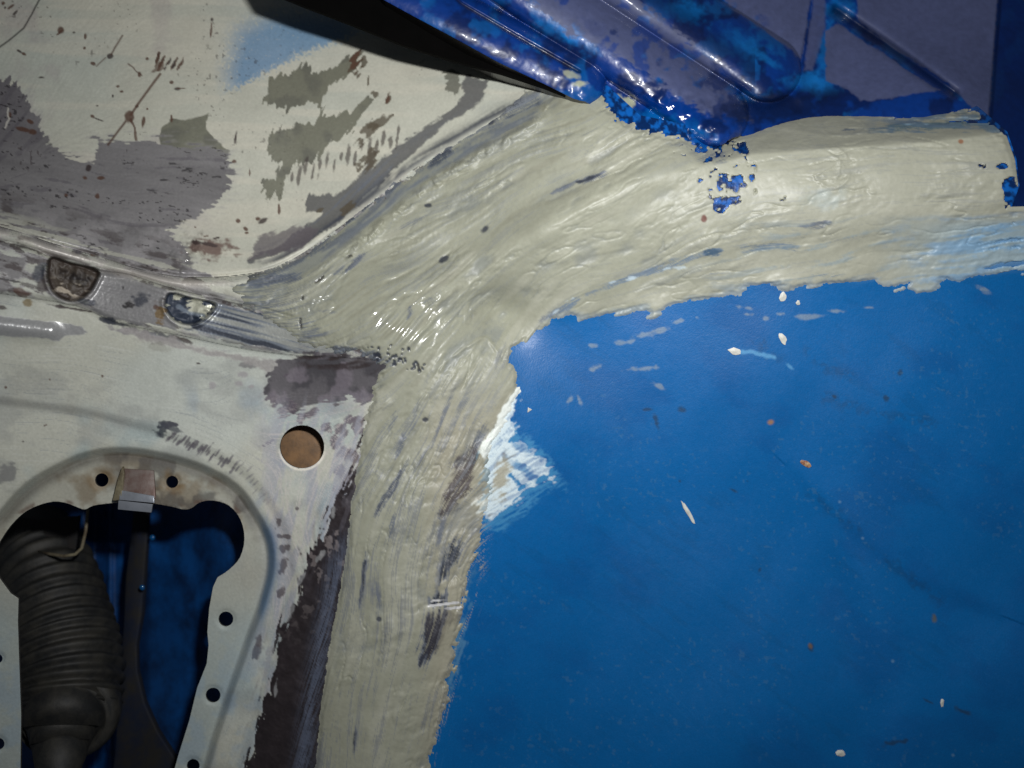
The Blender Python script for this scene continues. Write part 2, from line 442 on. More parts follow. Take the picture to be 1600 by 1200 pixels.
def simple_material(name, col, rough=0.5, metal=0.0, noise=120.0, var=0.35, bump=0.2, col2=None, coat=0.0):
    m = bpy.data.materials.new(name); m.use_nodes = True
    N, L = nt(m); b = N['Principled BSDF']
    tc = N.new('ShaderNodeTexCoord'); no = N.new('ShaderNodeTexNoise')
    no.inputs['Scale'].default_value = noise; no.inputs['Detail'].default_value = 6; no.inputs['Roughness'].default_value = 0.65
    L.new(tc.outputs['Object'], no.inputs['Vector'])
    cr = N.new('ShaderNodeValToRGB'); cr.color_ramp.elements[0].position = 0.38; cr.color_ramp.elements[1].position = 0.66
    c2 = col2 if col2 is not None else np.asarray(col) * (1 - var)
    cr.color_ramp.elements[0].color = (*[float(v) for v in col], 1); cr.color_ramp.elements[1].color = (*[float(v) for v in c2], 1)
    L.new(no.outputs['Fac'], cr.inputs[0]); L.new(cr.outputs[0], b.inputs['Base Color'])
    b.inputs['Roughness'].default_value = rough; b.inputs['Metallic'].default_value = metal
    b.inputs['Coat Weight'].default_value = coat
    bp = N.new('ShaderNodeBump'); bp.inputs['Strength'].default_value = bump; bp.inputs['Distance'].default_value = 0.0006
    L.new(no.outputs['Fac'], bp.inputs['Height']); L.new(bp.outputs[0], b.inputs['Normal'])
    return m

def empty(name, loc, label, cat, group=None):
    o = bpy.data.objects.new(name, None); COL.objects.link(o); o.location = loc; o.empty_display_size = 0.01
    o['label'] = label; o['category'] = cat
    if group: o['group'] = group
    return o

# ------------------------------------------------------------------ colours (albedo)
K = 1.25
cream = lin(177,177,163,K); cream_w = lin(192,188,172,K); pale_green = lin(164,172,164,K)
grey_patch = lin(112,112,98,K); purple = lin(115,113,113,K); purple_l = lin(150,147,147,K); purple_d = lin(88,84,90,K)
slate = lin(94,100,110,K); slate_d = lin(50,54,64,K); brown_d = lin(58,48,47,K); brown = lin(84,62,52,K); rust = lin(84,60,48,K)
black = lin(24,20,22,K); seal_c = lin(160,161,143,.99); seal_l = lin(175,175,159,1.04); seal_d = lin(130,127,110,1.0)
bluep = lin(4,90,152,1.15); blue_d = lin(4,58,112,K); blue_l = lin(70,140,190,K); white_p = lin(222,228,222,K); dull_white = lin(200,190,185,K)

# ================================================================== CAR BODY
body = empty('car_body', (0, 0, 0), 'stripped car body corner, cream, bare metal and blue, joined by beige sealer', 'car body')

# ---- upper panel
c = np.broadcast_to(cream, (ny, nx, 3)).astype(F32)
c = mix(c, pale_green, sstep(260, 40, PY) * 0.6 * sstep(0.3, 0.7, n_big))
c = mix(c, cream_w, sstep(0.45, 0.7, fbm(200, 14, 2, oct=3, seed=50)) * 0.5)
c = c * (0.93 + 0.14 * n_mott)[..., None]
c = mix(c, lin(150,140,140,K), sstep(0.55, 0.75, fbm(55, oct=4, seed=51)) * 0.35 * sstep(420, 200, PX))
rough = 0.42 + 0.2 * n_fine; metal = np.zeros((ny, nx), F32)
# blue overspray
bo = 1 - sstep(-16, 46, poly_sdf([(385,60),(430,38),(480,36),(530,40),(540,58),(500,72),(470,82),(440,95),(405,115),(375,135),(372,110),(378,90)]))
edge = sstep(-6, 6, -poly_sdf([(280,190),(375,134),(420,112),(470,86),(560,52),(620,30),(600,-100),(200,-100)]) + (n_grain - .5) * 22)
spray = np.clip(bo * 1.1, 0, 1) * edge * sstep(0.25, 0.6, n_grain + 0.35 * bo)
c = mix(c, lin(72,124,166,K), spray * 0.72)
c = mix(c, lin(120,150,165,K), edge * 0.42 * sstep(300, 470, PX) * (1 - bo) * sstep(0.3, .7, n_big))
# grey rubbed through patches
P1 = [(420,128),(432,118),(456,110),(472,101),(483,98),(486,115),(506,113),(526,101),(548,86),(566,80),(560,108),(545,116),(516,132),(506,152),(506,179),(526,182),(540,175),(552,169),(567,160),(572,140),(580,160),(560,185),(545,208),(530,218),(516,223),(500,243),(486,255),(466,251),(452,270),(439,309),(429,304),(422,317),(412,304),(407,280),(429,277),(439,256),(418,240),(418,209),(439,202),(489,192),(498,179),(493,159),(456,169),(452,177),(445,167),(422,164),(410,155),(418,145)]
g = U(mpoly(P1, 7, 1.2, 11), mpoly([(248,216),(253,199),(267,186),(290,187),(307,184),(326,177),(321,199),(334,216),(358,236),(350,246),(250,235)], 4, 1.2, 3))
c = mix(c, grey_patch, g); rough = mixs(rough, 0.5, g)
c = mix(c, lin(86,86,80,K), g * sstep(0.45, 0.7, fbm(26, oct=3, seed=52)) * 0.5)
P3 = [(-170,90),(0,122),(20,125),(37,148),(51,179),(71,206),(84,233),(111,250),(145,253),(152,233),(145,211),(165,219),(202,226),(243,219),(287,228),(337,229),(358,246),(364,270),(358,297),(337,321),(304,337),(262,361),(285,385),(300,410),(330,440),(200,440),(0,372),(-170,350)]
g = mpoly(P3, 8, 1.6, 15)
fe = mpoly(P3, 16, 16, 34) * .4; c = mix(c, purple_l, fe)
pc = purple * (0.84 + 0.5 * fbm(150, 16, 12, oct=4, seed=53))[..., None]
pc = mix(pc, purple_l, sstep(300, 380, PY) * sstep(0.35, 0.65, n_mott) * 0.7)
pc = mix(pc, purple_d, sstep(140, 0, PX) * 0.5 * sstep(300, 160, PY))
pc = mix(pc, purple_d, sstep(0.15, 0.4, L_mid) * 0.5)
c = c * (1 - g[..., None]) + pc * g[..., None]
rough = mixs(rough, 0.38, g); metal = mixs(metal, 0.12, g)
# dark rusty mottling along the lower edge
lw = sstep(-75, -12, s1) * sstep(330, 250, PX)
mt = sstep(0.50, 0.62, fbm(34, 12, 14, oct=5, seed=54)) * lw
c = mix(c, brown_d, mt * 0.75)
c = mix(c, cream, sstep(0.55, 0.62, fbm(60, 7, 12, oct=4, seed=55)) * sstep(-40, -6, s1) * 0.75 * (PX < 330))
# dark slate shade along the lip of the seam
g = mpoly([(475,312),(482,302),(500,306),(520,305),(548,290),(568,262),(578,240),(586,236),(584,262),(604,244),(640,215),(680,188),(706,170),(724,150),(722,125),(730,118),(744,124),(760,128),(757,150),(740,168),(700,192),(650,235),(610,270),(560,318),(520,352),(470,385),(420,402),(390,408),(400,396),(440,384),(480,350),(500,335),(482,330)], 8, 2, 7)
c = mix(c, lin(84,84,84,K), g * 0.9)
g = np.exp(-((s1 + 9) / 8.0) ** 2) * sstep(380, 440, PX) * sstep(-0.55, 0.2, L_mid)
c = mix(c, slate_d, g * 0.9)
g = np.exp(-((s1 + 26) / 10.0) ** 2) * sstep(370, 430, PX) * sstep(-0.1, 0.35, L_mid) * sstep(820, 600, PX)
c = mix(c, slate, g * 0.7)
g = mpoly([(405,372),(470,352),(500,360),(470,388),(430,398),(390,402)], 8, 3, 8); c = mix(c, lin(92,86,90,K), g * .8)
# fingers of grey between the patches
dg = [(692,111,719,148,13),(655,98,658,118,8)]
for (a0, b0, a1, b1, w) in dg: c = mix(c, lin(98,98,88,K), mpoly([(a0, b0),(a0 + w, b0 - 4),(a1, b0 + 4),(a1 - 3, b1),(a0 + 5, b1 - 8)], 8, 1.2, 6) * 0.9)
for k in range(16):
    t = k / 15; x = 456 + 165 * t; y = 276 - 62 * t + 8 * math.sin(k * 2.3)
    c = mix(c, brown_d, mell(x, y, 2.2 + (k * 7 % 3) * .5, 9 + (k * 5 % 7), 8, 0.7, 0.35, .6) * 0.72)
for (x, y, rx, ry, a) in [(575,205,9,17,30),(563,222,7,12,40),(590,190,14,6,-30),(578,250,9,16,5),(560,265,6,10,5),(607,155,4.5,10,10),(555,97,8,17,12),(568,96,4,8,0),
                          (500,330,8,5,0),(545,325,12,6,-35),(583,146,6,4,0),(576,122,1.5,13,5)]:
    c = mix(c, lin(82,74,60,K), mell(x, y, rx, ry, a, 1.0, 0.25, 1.2) * 0.85)
c = mix(c, rust, mell(555, 93, 7, 14, 8, 1.1, .2, 1.2) * .9)
c = mix(c, rust, mell(606, 155, 3, 8, 8, 1.0, .2, 1.0) * .9)
# rust spots, scratches
sp = [(95,47,5,5,0),(93,51,7,1.5,-40),(133,57,2.4,5,0),(116,51,2.5,1.5,0),(132,75,2,2,0),(172,88,4.5,3.5,0),(145,99,4,2.5,20),(218,116,3,4,0),(268,129,3,2.5,0),(277,139,5,2.5,0),(283,138,7,1,0),
      (202,183,6.5,8.5,0),(145,182,4,3,20),(152,186,8,1.2,20),(230,170,2,2,0),(214,166,3,3,0),(184,135,3,2,0),(190,143,3,2,0),(176,150,2,3,0),(248,85,2,4,0),(230,92,2,2,0),(152,165,2,1.5,0),(224,190,2.5,8,10),
      (64,121,6,1.5,0),(5,5,3,3,0),(16,11,6,1.8,-35),(24,20,6,2,-45),(8,12,2,2,0),(37,84,4,2,30),(30,80,4,2,30),(330,45,1.6,15,4),(331,31,3,3,0),(368,216,2.2,10,8),(366,252,4,3,0),(390,270,1.4,6,0),(436,327,2,7,0),
      (268,185,2,6,0),(372,345,3,3,30),(403,342,4,3,0),(410,345,7,4,-30),(384,358,4,2.5,40),(386,364,3,2,0),(305,355,1.5,1.5,0),(322,369,5,1.5,-10),(338,372,6,1.5,-10),(152,307,4,4,0),(138,263,4.5,4.5,10),(133,278,5,3.5,20),(158,278,6,3,0),(103,305,3,2.5,0),
      (15,180,3,5,10),(35,202,10,3,12),(52,206,7,4,12),(47,190,5,2.5,30)]
for (x, y, rx, ry, a) in sp:
    c = mix(c, rust if (x * 7 + y) % 3 < 1.6 else brown_d, mell(x, y, rx, ry, a, 0.45, 0.3, .3) * 0.9)
for k in range(14):
    x = 246 + 3.2 * (k * 5 % 13) ; y = 92 + (k * 7 % 15)
    c = mix(c, rust if k % 3 else brown_d, mell(x, y, 1.8, 7, 18, 0.9, 0.3, 0.8) * 0.8)
c = mix(c, rust, mell(250, 103, 9, 6, -40, 1.2, .3, 1) * .7)
for pts, w, col in [([(250,116),(232,140),(216,162),(204,180)], 3.4, rust), ([(196,190),(184,206),(169,226)], 3.0, brown), ([(204,188),(210,200),(213,218)], 3.4, rust), ([(191,56),(181,72),(173,86)], 2.0, brown),
                    ([(64,-5),(50,22),(37,44),(18,60),(0,73),(-20,86)], 2.0, black), ([(150,104),(165,90)], 1.2, brown), ([(200,100),(222,118)], 1.2, brown)]:
    c = mix(c, col, mline(pts, w, 0.8, 1.2) * 0.85)
for k, (xa, ya, xb, yb) in enumerate([(215,247,350,262),(200,282,345,276),(235,262,310,266),(180,290,300,300),(240,270,365,250)]):
    c = mix(c, black, mline([(xa, ya), ((xa + xb) / 2, (ya + yb) / 2 + 3), (xb, yb)], 2.2, 1.2, 1.2, dash=9) * 0.7)
c = mix(c, lin(200,196,185,K), mline([(12,170),(14,186),(8,200)], 2.2, 1.5, 1) * .8)
spk = sstep(0.76, 0.82, fbm(5, oct=2, seed=58)) * sstep(0.48, 0.62, fbm(70, oct=2, seed=59))
c = mix(c, brown_d, spk * 0.55 * sstep(520, 380, PX))
spk = sstep(0.70, 0.76, fbm(7, 3, 12, oct=2, seed=60)) * mpoly(P3, 3, 3) * sstep(0.5, 0.62, fbm(50, 20, 8, oct=2, seed=61)); c = mix(c, black, spk * 0.7)
# reddish brown exposed spot beside the flange
c = mix(c, lin(96,72,66,K), mell(330, 388, 32, 13, 6, 1.0, .4, .6) * .85); c = mix(c, brown_d, mell(318, 380, 18, 3, 10, 1.2, .3, .6) * .8)
glint = mell(292, 392, 22, 26, 0, 1.2, .5); rough = mixs(rough, 0.16, glint * .8); metal = mixs(metal, 0.4, glint * 0.6)
DA = BASE + glint * (fbm(4, oct=2, seed=62) - 0.5) * 1.2 + 0.14 * (L_fine) * sstep(300, 200, PX) + 0.12 * (n_grain - .5)
regA = np.maximum(s1 - 3.0, -1e3); regA = np.where((PX > 980), 40, regA)
regA = np.maximum(regA, poly_sdf([(-170,-140),(960,-140),(960,300),(860,420),(400,600),(-170,560)]))
c = c
m_up = sheet_material('rubbed_down_cream_paint', 0.10, 700, 0.0, 0.07, 0.5)
upper = sheet('upper_panel', regA, DA, c, rough, metal, m_up, body, 1.5)
upper['label'] = 'cream upper panel with grey and violet rubbed patches, rust specks and a haze of blue overspray'

# ---- flange and lower panel colours share one canvas
c = np.broadcast_to(lin(176,180,171,K), (ny, nx, 3)).astype(F32)
c = mix(c, cream, sstep(0.4, 0.65, n_big) * 0.8)
c = mix(c, lin(150,166,166,K), sstep(0.5, 0.7, fbm(80, oct=3, seed=64)) * 0.6 * sstep(620, 700, PY + PX * 0.2))
c = mix(c, lin(120,140,160,K), sstep(0.5, 0.72, fbm(60, oct=4, seed=65)) * 0.45 * sstep(560, 640, PY) * sstep(200, 330, PX))
c = c * (0.94 + 0.12 * n_mott)[..., None]
rough = 0.5 + 0.2 * n_fine; metal = np.zeros((ny, nx), F32)
c = mix(c, lin(128,134,138,K), sstep(.22, .42, L_fine) * sstep(.42, .6, fbm(90, oct=3, seed=151)) * .4)
c = mix(c, lin(198,200,194,K), sstep(.25, .45, -L_fine) * .25)
c = mix(c, lin(126,128,126,K), sstep(.52, .72, fbm(70, 40, 10, oct=5, seed=152)) * .35)
fl = sstep(-6, 0, s1) * sstep(6, -6, s2)                 # the flange band
# mottled rubbed paint on the flange
nm = fbm(42, 9, 14, oct=5, seed=66)
c = mix(c, purple_l, fl * sstep(0.46, 0.50, nm) * 0.9)
c = mix(c, purple, fl * sstep(0.52, 0.56, nm) * 0.85); c = mix(c, lin(90,86,88,K), fl * sstep(.1, .3, L_fine) * sstep(.45, .6, n_mott) * .6)
c = mix(c, brown_d, fl * sstep(0.60, 0.66, fbm(22, 7, 14, oct=4, seed=67)) * 0.75)
g = mpoly([(156,425),(262,450),(256,470),(262,490),(280,515),(186,500),(150,490),(140,470)], 6, 2, 8)
c = mix(c, lin(128,127,127,K), g * 0.95); metal = mixs(metal, 0.2, g); rough = mixs(rough, 0.36, g)
g = mpoly([(330,470),(470,500),(520,515),(560,552),(470,552),(388,540),(290,516)], 8, 3, 12)
gs = fbm(120, 7, 15, oct=4, seed=68)
c = mix(c, lin(112,120,132,K), g * 0.9); c = mix(c, slate_d, g * sstep(0.5, 0.64, gs) * 0.85); c = mix(c, cream, g * sstep(0.52, 0.40, gs) * 0.55)
metal = mixs(metal, 0.3, g); rough = mixs(rough, 0.38, g)
g = np.exp(-((s1 - 10) / 7.5) ** 2) * sstep(480, 300, PX)
c = mix(c, lin(196,190,180,K), g * 0.6 * sstep(0.35, 0.6, nm + .12)); metal = mixs(metal, 0.25, g * .5); rough = mixs(rough, 0.3, g * .7)
g = sstep(300, 360, PX) * sstep(2, 16, s1) * sstep(2, -14, s1b) * sstep(480, 430, PX)
c = mix(c, cream, g * .8); c = mix(c, slate, g * sstep(0.5, .62, gs) * .8)
c = mix(c, black, np.exp(-(d1 / 1.6) ** 2) * 0.75 * (PX < 430) * sstep(0.3, 0.5, fbm(30, oct=2, seed=69) + .1))
c = mix(c, black, np.exp(-((s1b - .5) / 1.5) ** 2) * 0.75 * (PX < 470) * sstep(0.38, 0.5, fbm(26, oct=2, seed=71) + .1))
# cups
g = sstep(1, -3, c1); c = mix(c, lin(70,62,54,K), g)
c = mix(c, lin(176,166,150,K), g * sstep(0.50, 0.6, fbm(24, 7, 8, oct=4, seed=72)) * sstep(428, 446, PY)); c = mix(c, black, g * mell(120, 434, 22, 10, 10, .8, .4) * .85)
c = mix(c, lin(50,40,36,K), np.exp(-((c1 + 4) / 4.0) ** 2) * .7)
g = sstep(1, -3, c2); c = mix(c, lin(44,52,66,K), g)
c = mix(c, lin(168,168,152,K), g * sstep(0.44, 0.5, fbm(20, 8, -10, oct=4, seed=73) + .25 * mell(318, 482, 12, 16, 0, .6, .5) - .12)); c = mix(c, lin(110,120,132,K), g * mline([(278,478),(296,490),(318,494)], 4, 1.2, 2) * .8)
for (x, y, rx, ry, a, col) in [(219,468,10,10,0,slate_d),(203,476,7,5,30,black),(196,480,5,4,0,black),(192,451,3,3,0,black),(250,490,8,13,0,lin(110,88,50,K)),(243,478,5,6,0,brown),(20,418,12,5,10,brown_d),(61,428,8,14,20,slate_d),(66,448,9,9,0,brown_d),
        (34,456,11,6,10,brown),(44,473,7,5,0,lin(120,104,70,K)),(0,480,8,4,0,brown_d),(138,473,16,4,10,slate_d),(94,479,12,3,8,brown_d),(15,438,22,1.6,10,black),(118,483,30,1.6,10,brown_d),(122,392,9,4,12,purple_d),(145,397,5,4,0,brown),(168,396,6,3,0,purple_d),(100,384,5,4,0,dull_white),
        (268,530,34,5,15,slate_d),(290,533,14,4,20,brown_d),(236,524,20,4,12,slate),(210,520,30,6,12,lin(130,126,128,K)),(185,505,20,3,12,slate_d),(165,500,14,4,10,slate_d),
        (386,571,12,4.5,6,purple),(378,585,9,5.5,0,purple_l),(375,600,8,5,0,purple_l),(332,603,5.5,5,0,purple_l),(394,604,5,3,0,purple_l),
        (256,671,9,9,0,slate_d),(270,664,10,5,0,purple_d),(8,742,20,15,0,lin(118,118,116,K)),(160,588,1.8,1.8,0,rust),(78,593,1.8,1.8,0,rust),(9,605,1.6,1.6,0,brown),(36,690,1.8,1.8,0,brown_d),(70,665,3,1.2,-20,brown),(310,568,3,1.2,0,brown_d)]:
    c = mix(c, col, mell(x, y, rx, ry, a, .8, .3, .8) * .85)
c = mix(c, slate_d, mell(268, 668, 18, 9, 15, 1.0, .3, 1.0) * .8)
# bead rubbed to metal
g = mpoly([(-160,474),(0,494),(60,500),(128,509),(137,520),(100,524),(92,532),(0,524),(-160,505)], 4, 1.5, 3)
c = mix(c, lin(156,156,158,K), g * .8); metal = mixs(metal, 0.3, g); rough = mixs(rough, 0.26, g)
g = mpoly([(186,512),(270,528),(330,548),(400,560),(460,566),(430,590),(390,566),(300,548),(220,532)], 9, 3, 6)
c = mix(c, lin(174,169,166,K), g * .8); metal = mixs(metal, 0.3, g); rough = mixs(rough, 0.34, g)
c = mix(c, lin(150,150,140,K), mell(250, 543, 22, 6, 12, 1, .4) * .6)
# grey band along the soft crease
g = np.exp(-((sb2) / 9.0) ** 2) * sstep(240, 180, PX); c = mix(c, lin(132,132,128,K), g * .55)
for k in range(34):
    t = k / 33; x = 262 + 108 * t + 2 * math.sin(k * 3.1); y = 682 + 28 * t + 20 * t * t + 4 * math.cos(k * 5.1)
    c = mix(c, lin(96,92,98,K), mell(x, y, 1.9, 6 + (k * 7 % 5), 38, .7, .35, .6) * .8)
for k in range(16):
    t = k / 15; x = 372 + 46 * t; y = 722 + 62 * t
    c = mix(c, lin(120,118,122,K), mell(x + 7 * math.sin(k * 2.7), y, 1.5, 6, 45, .6, .35, .6) * .55)
c = mix(c, lin(205,198,190,K), mell(432, 820, 60, 9, 80, .8, .5, .9) * .35)
# violet patch beside the sealer corner
PV = [(415,602),(420,582),(432,566),(450,560),(475,552),(540,552),(612,560),(606,590),(592,628),(570,632),(545,622),(525,634),(506,628),(480,636),(456,646),(440,634),(424,628),(416,622)]
c = mix(c, purple_l, mpoly(PV, 14, 14, 26) * .5)
g = mpoly(PV, 9, 1.4, 9)
c = mix(c, lin(104,101,104,K), g); c = mix(c, lin(76,74,78,K), g * sstep(0.48, .62, fbm(28, oct=4, seed=74)) * .8); c = mix(c, lin(136,128,136,K), g * sstep(0.55, .68, fbm(34, oct=4, seed=75)) * .6)
c = mix(c, brown_d, g * sstep(0.1, .35, L_mid) * mell(520, 565, 70, 14, 8, .5, .5) * .8)
metal = mixs(metal, .3, g); rough = mixs(rough, .45, g)
for (x, y, rx, ry) in [(447,640,15,9),(470,652,8,7),(506,668,8,6),(485,645,10,6),(428,634,7,4),(438,652,6,3),(536,672,10,11),(545,655,8,8),(560,668,9,14),(524,690,8,12),(540,708,12,9),(556,716,10,18),(530,735,10,8),(548,748,14,12),(536,765,16,10),(420,692,8,2.5),(447,586,4,2)]:
    c = mix(c, lin(98,90,98,K), mell(x, y, rx, ry, -30, .9, .25, .8) * .9)
# rubbed whitish strip between ring and dark band
g = sstep(380, 440, PX) * sstep(600, 680, PY)
c = mix(c, lin(150,152,162,K), g * sstep(0.44, .62, fbm(60, 10, -75, oct=4, seed=76)) * .7)
c = mix(c, lin(196,188,182,K), g * sstep(0.0, .3, L_fine) * .45)
# dark brown bare band down the pillar
PB = [(596,628),(582,640),(562,690),(548,740),(534,768),(520,778),(512,800),(508,822),(492,848),(480,862),(476,892),(466,930),(450,962),(437,983),(432,1010),(425,1054),(410,1092),(400,1150),(379,1200),(330,1330),(600,1330),(640,1100),(660,900),(680,640)]
c = mix(c, lin(110,104,106,K), mpoly(PB, 22, 14, 34) * .5)
g = mpoly(PB, 16, 1.5, 16)
dk = lin(50,44,46,K) * (0.55 + 0.9 * fbm(24, oct=5, seed=77))[..., None]
c = c * (1 - g[..., None]) + dk * g[..., None]
c = mix(c, purple_d, g * sstep(0.5, .62, fbm(30, 10, -70, oct=4, seed=78)) * .55 * sstep(980, 780, PY)); c = mix(c, lin(150,140,138,K), g * sstep(.62, .68, fbm(12, oct=3, seed=79)) * .6 * sstep(1050, 800, PY))
metal = mixs(metal, .3, g); rough = mixs(rough, .5, g)
# chips of the pale paint left in it, islands of dark outside it
for (x, y, rx, ry, a) in [(500,870,4,12,40),(470,905,3,10,30),(452,960,5,14,20),(420,1030,5,22,12),(430,1080,3,12,5),(520,800,3,10,10)]:
    c = mix(c, lin(150,150,150,K), mell(x, y, rx, ry, a, .9, .3, .8) * .8)
for (x, y, rx, ry, a) in [(443,858,12,6,8),(437,925,6,9,20),(447,838,10,3,0),(402,1010,5,14,12),(399,1018,3,9,12),(443,885,5,10,10),(436,815,4,8,25),(464,795,3,3,0)]:
    c = mix(c, lin(84,76,78,K), mell(x, y, rx, ry, a, 1.2, .3, .9) * .85)
# slate smear right beside the sealer
sl_sdf = line_field([(548,800),(526,880),(510,960),(497,1020),(484,1100),(470,1200),(450,1330)])
g = np.exp(-((sl_sdf[1] + 2) / 15.0) ** 2) * sstep(800, 900, PY)
c = mix(c, lin(96,104,122,K), g * sstep(-.45, .2, L_fine) * .9)
# ring step: blue under-coat shows on the slope, dirt near the opening
g = np.exp(-((r_sdf - 3) / 12.0) ** 2)
c = mix(c, lin(66,104,140,K), g * sstep(395, 412, PX) * sstep(780, 840, PY) * sstep(1010, 950, PY) * .85)
c = mix(c, lin(110,130,146,K), g * sstep(330, 400, PX) * sstep(950, 1000, PY) * .4)
gr = sstep(2, -6, r_sdf)
c = mix(c, lin(158,156,142,K), gr * .7)
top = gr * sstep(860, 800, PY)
c = mix(c, lin(120,108,88,K), top * sstep(0.42, .62, fbm(38, oct=4, seed=84)) * .75)
c = mix(c, lin(60,56,52,K), top * np.exp(-((r_sdf + 8) / 10.0) ** 2) * .65)  # darker band just inside the ring step, along its top
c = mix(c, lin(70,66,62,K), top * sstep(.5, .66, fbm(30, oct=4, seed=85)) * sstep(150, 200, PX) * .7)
c = mix(c, rust, top * np.exp(-((o_sdf - 3) / 4.0) ** 2) * sstep(.52, .64, fbm(30, oct=3, seed=86)) * .7)
for (x, y) in [(159,750),(269,753)]:
    c = mix(c, lin(112,86,46,K), mell(x, y, 20, 16, 0, .6, .5) * .6)
c = mix(c, lin(150,166,166,K), gr * sstep(880, 1000, PY) * .5)
bluish = sstep(930, 1100, PY); c = mix(c, lin(128,152,172,K), bluish * .35 * sstep(.4, .6, n_mott) * (1 - mpoly(PB, 15, 1.5, 12)))
c = mix(c, lin(236,230,215,K), np.exp(-((np.hypot(PX - 472, PY - 698) - 36) / 1.6) ** 2) * sstep(692, 720, PY) * .8)  # highlight painted on the lower rim of the round hole

holes = [(159,750,10.5),(269,753,9.5),(353,967,11.5),(333,1086,11.5),(302,1196,10),(-3,1029,7),(-2,1162,9)]
hs = np.hypot(PX - 472, (PY - 698) * 1.03) - 34.5
for (x, y, r) in holes: hs = np.minimum(hs, np.hypot(PX - x, PY - y) - r)
hole_all = np.minimum(o_sdf, hs)
DB = BASE + 0.10 * (n_grain - .5) + 0.16 * L_fine * fl
DB = DB + 0.9 * mpoly(PB, 15, 3, 12) * (fbm(12, oct=4, seed=87) - .3)
for (x, y, r) in holes: DB = DB + 0.8 * np.exp(-((np.hypot(PX - x, PY - y) - r) / 4.0) ** 2)
m_low = sheet_material('scuffed_white_primer_and_metal', 0.12, 800, 0.0, 0.08, 0.5)
cream_canvas, r_canvas, m_canvas = c, rough, metal
lim = poly_sdf([(-200,-200),(640,-200),(640,1400),(-200,1400)])
regB = np.maximum(np.maximum(-(s2 + 3.0), lim), -hole_all)
lower = sheet('lower_panel', regB, DB + 0.25 * (s2 < 6), c, rough, metal, m_low, body, 1.4, lin(60,58,54,K))
lower['label'] = 'scuffed white lower panel with a lamp-shaped opening, screw holes and a dark bare-metal band'
regC = np.maximum(np.maximum(-(s1 + 0.5), s2 - 3.0), poly_sdf([(-200,-200),(690,-200),(690,1400),(-200,1400)]))
m_fl = sheet_material('rubbed_flange_metal', 0.12, 800, 0.0, 0.08, 0.6)
flange = sheet('flange', regC, DB, c, rough, metal, m_fl, body, 1.6)
flange['label'] = 'folded metal flange with two half-round recesses, rubbed to grey'

# ---- blue panel and blue rail under the sealer
c = np.broadcast_to(bluep, (ny, nx, 3)).astype(F32) * (0.93 + 0.14 * fbm(120, oct=4, seed=100))[..., None]
c = mix(c, lin(8,70,128,K), sstep(.5, .72, fbm(100, 60, 25, oct=4, seed=101)) * .35)
scuff = sstep(.60, .70, fbm(60, 12, 35, oct=5, seed=102)) * sstep(.45, .6, fbm(160, oct=2, seed=103)); c = mix(c, lin(8,72,120,K), scuff * .22)
for pts in [[(1270,770),(1300,800),(1340,830)],[(1380,870),(1420,905),(1470,940)],[(1260,550),(1290,575),(1330,590)],[(1185,535),(1215,560)],[(1290,620),(1360,645),(1460,660)]]:
    c = mix(c, lin(18,48,76,K), mline(pts, 9, 4, 9) * .3 * sstep(.35, .6, n_fine))
rough = np.full((ny, nx), 0.42, F32) + .12 * (n_fine - .5); metal = np.zeros((ny, nx), F32)
for (x, y, rx, ry, a) in [(1007,524,14,4.5,-8),(974,534,12,4,-5),(1036,516,12,4,-15),(1167,481,13,3,2),(1169,492,9,3,5),(1219,491,6,4,0),(1263,495,22,3.5,-4),(1197,497,5,3,0),(1307,486,14,2.5,0),(930,575,12,4,-30),(1005,576,20,3,-5),(1031,604,10,3,25),(904,624,3,9,-20),(893,622,9,4,-50),(1355,480,9,2,0),(1541,454,12,4,20),(926,540,5,3,0),(1088,496,4,3,0),(1060,502,8,3,-10)]:
    c = mix(c, lin(150,158,150,K), mell(x, y, rx * .85, ry * .8, a, 1.3, .6, 1.0) * .42)
for (x, y, rx, ry, a) in [(1025,659,4,12,-15),(1016,640,10,2.5,0),(1065,640,6,5,30),(1407,582,4,4,0),(1385,622,4.5,4,0),(1304,620,3,3,0),(1168,752,2.5,2.5,0),(1187,890,3,3,0),(1267,1011,4,6,-30),(1505,1112,12,5,25),(1062,752,2.5,2.5,0),(1146,766,7,3,30),(1460,966,5,8,0),(1455,1098,9,3,25),(1400,1160,16,4,-10)]:
    c = mix(c, lin(34,44,50,K), mell(x, y, rx * .8, ry * .8, a, 1.2, .6, .8) * .6)
c = mix(c, lin(150,110,60,K), mell(1205, 660, 5, 4, 0, .6, .5) * .8); c = mix(c, lin(96,96,84,K), mell(1460, 966, 4, 7, 0, .6, .5) * .7); c = mix(c, lin(110,90,70,K), mell(1266, 1009, 2.5, 4, -30, .6, .5) * .8)
for (x, y) in [(1348,841),(1312,784),(1395,1033),(1489,1180)]: c = mix(c, lin(110,145,168,K), mell(x, y, 2, 2, 0, .3, .8) * .5)
c = mix(c, lin(90,150,190,K), mline([(1160,550),(1185,552),(1210,558)], 5, 1.5, 3) * .7); c = mix(c, lin(90,150,190,K), mell(1234, 573, 7, 3, 40, .8, .5) * .6)
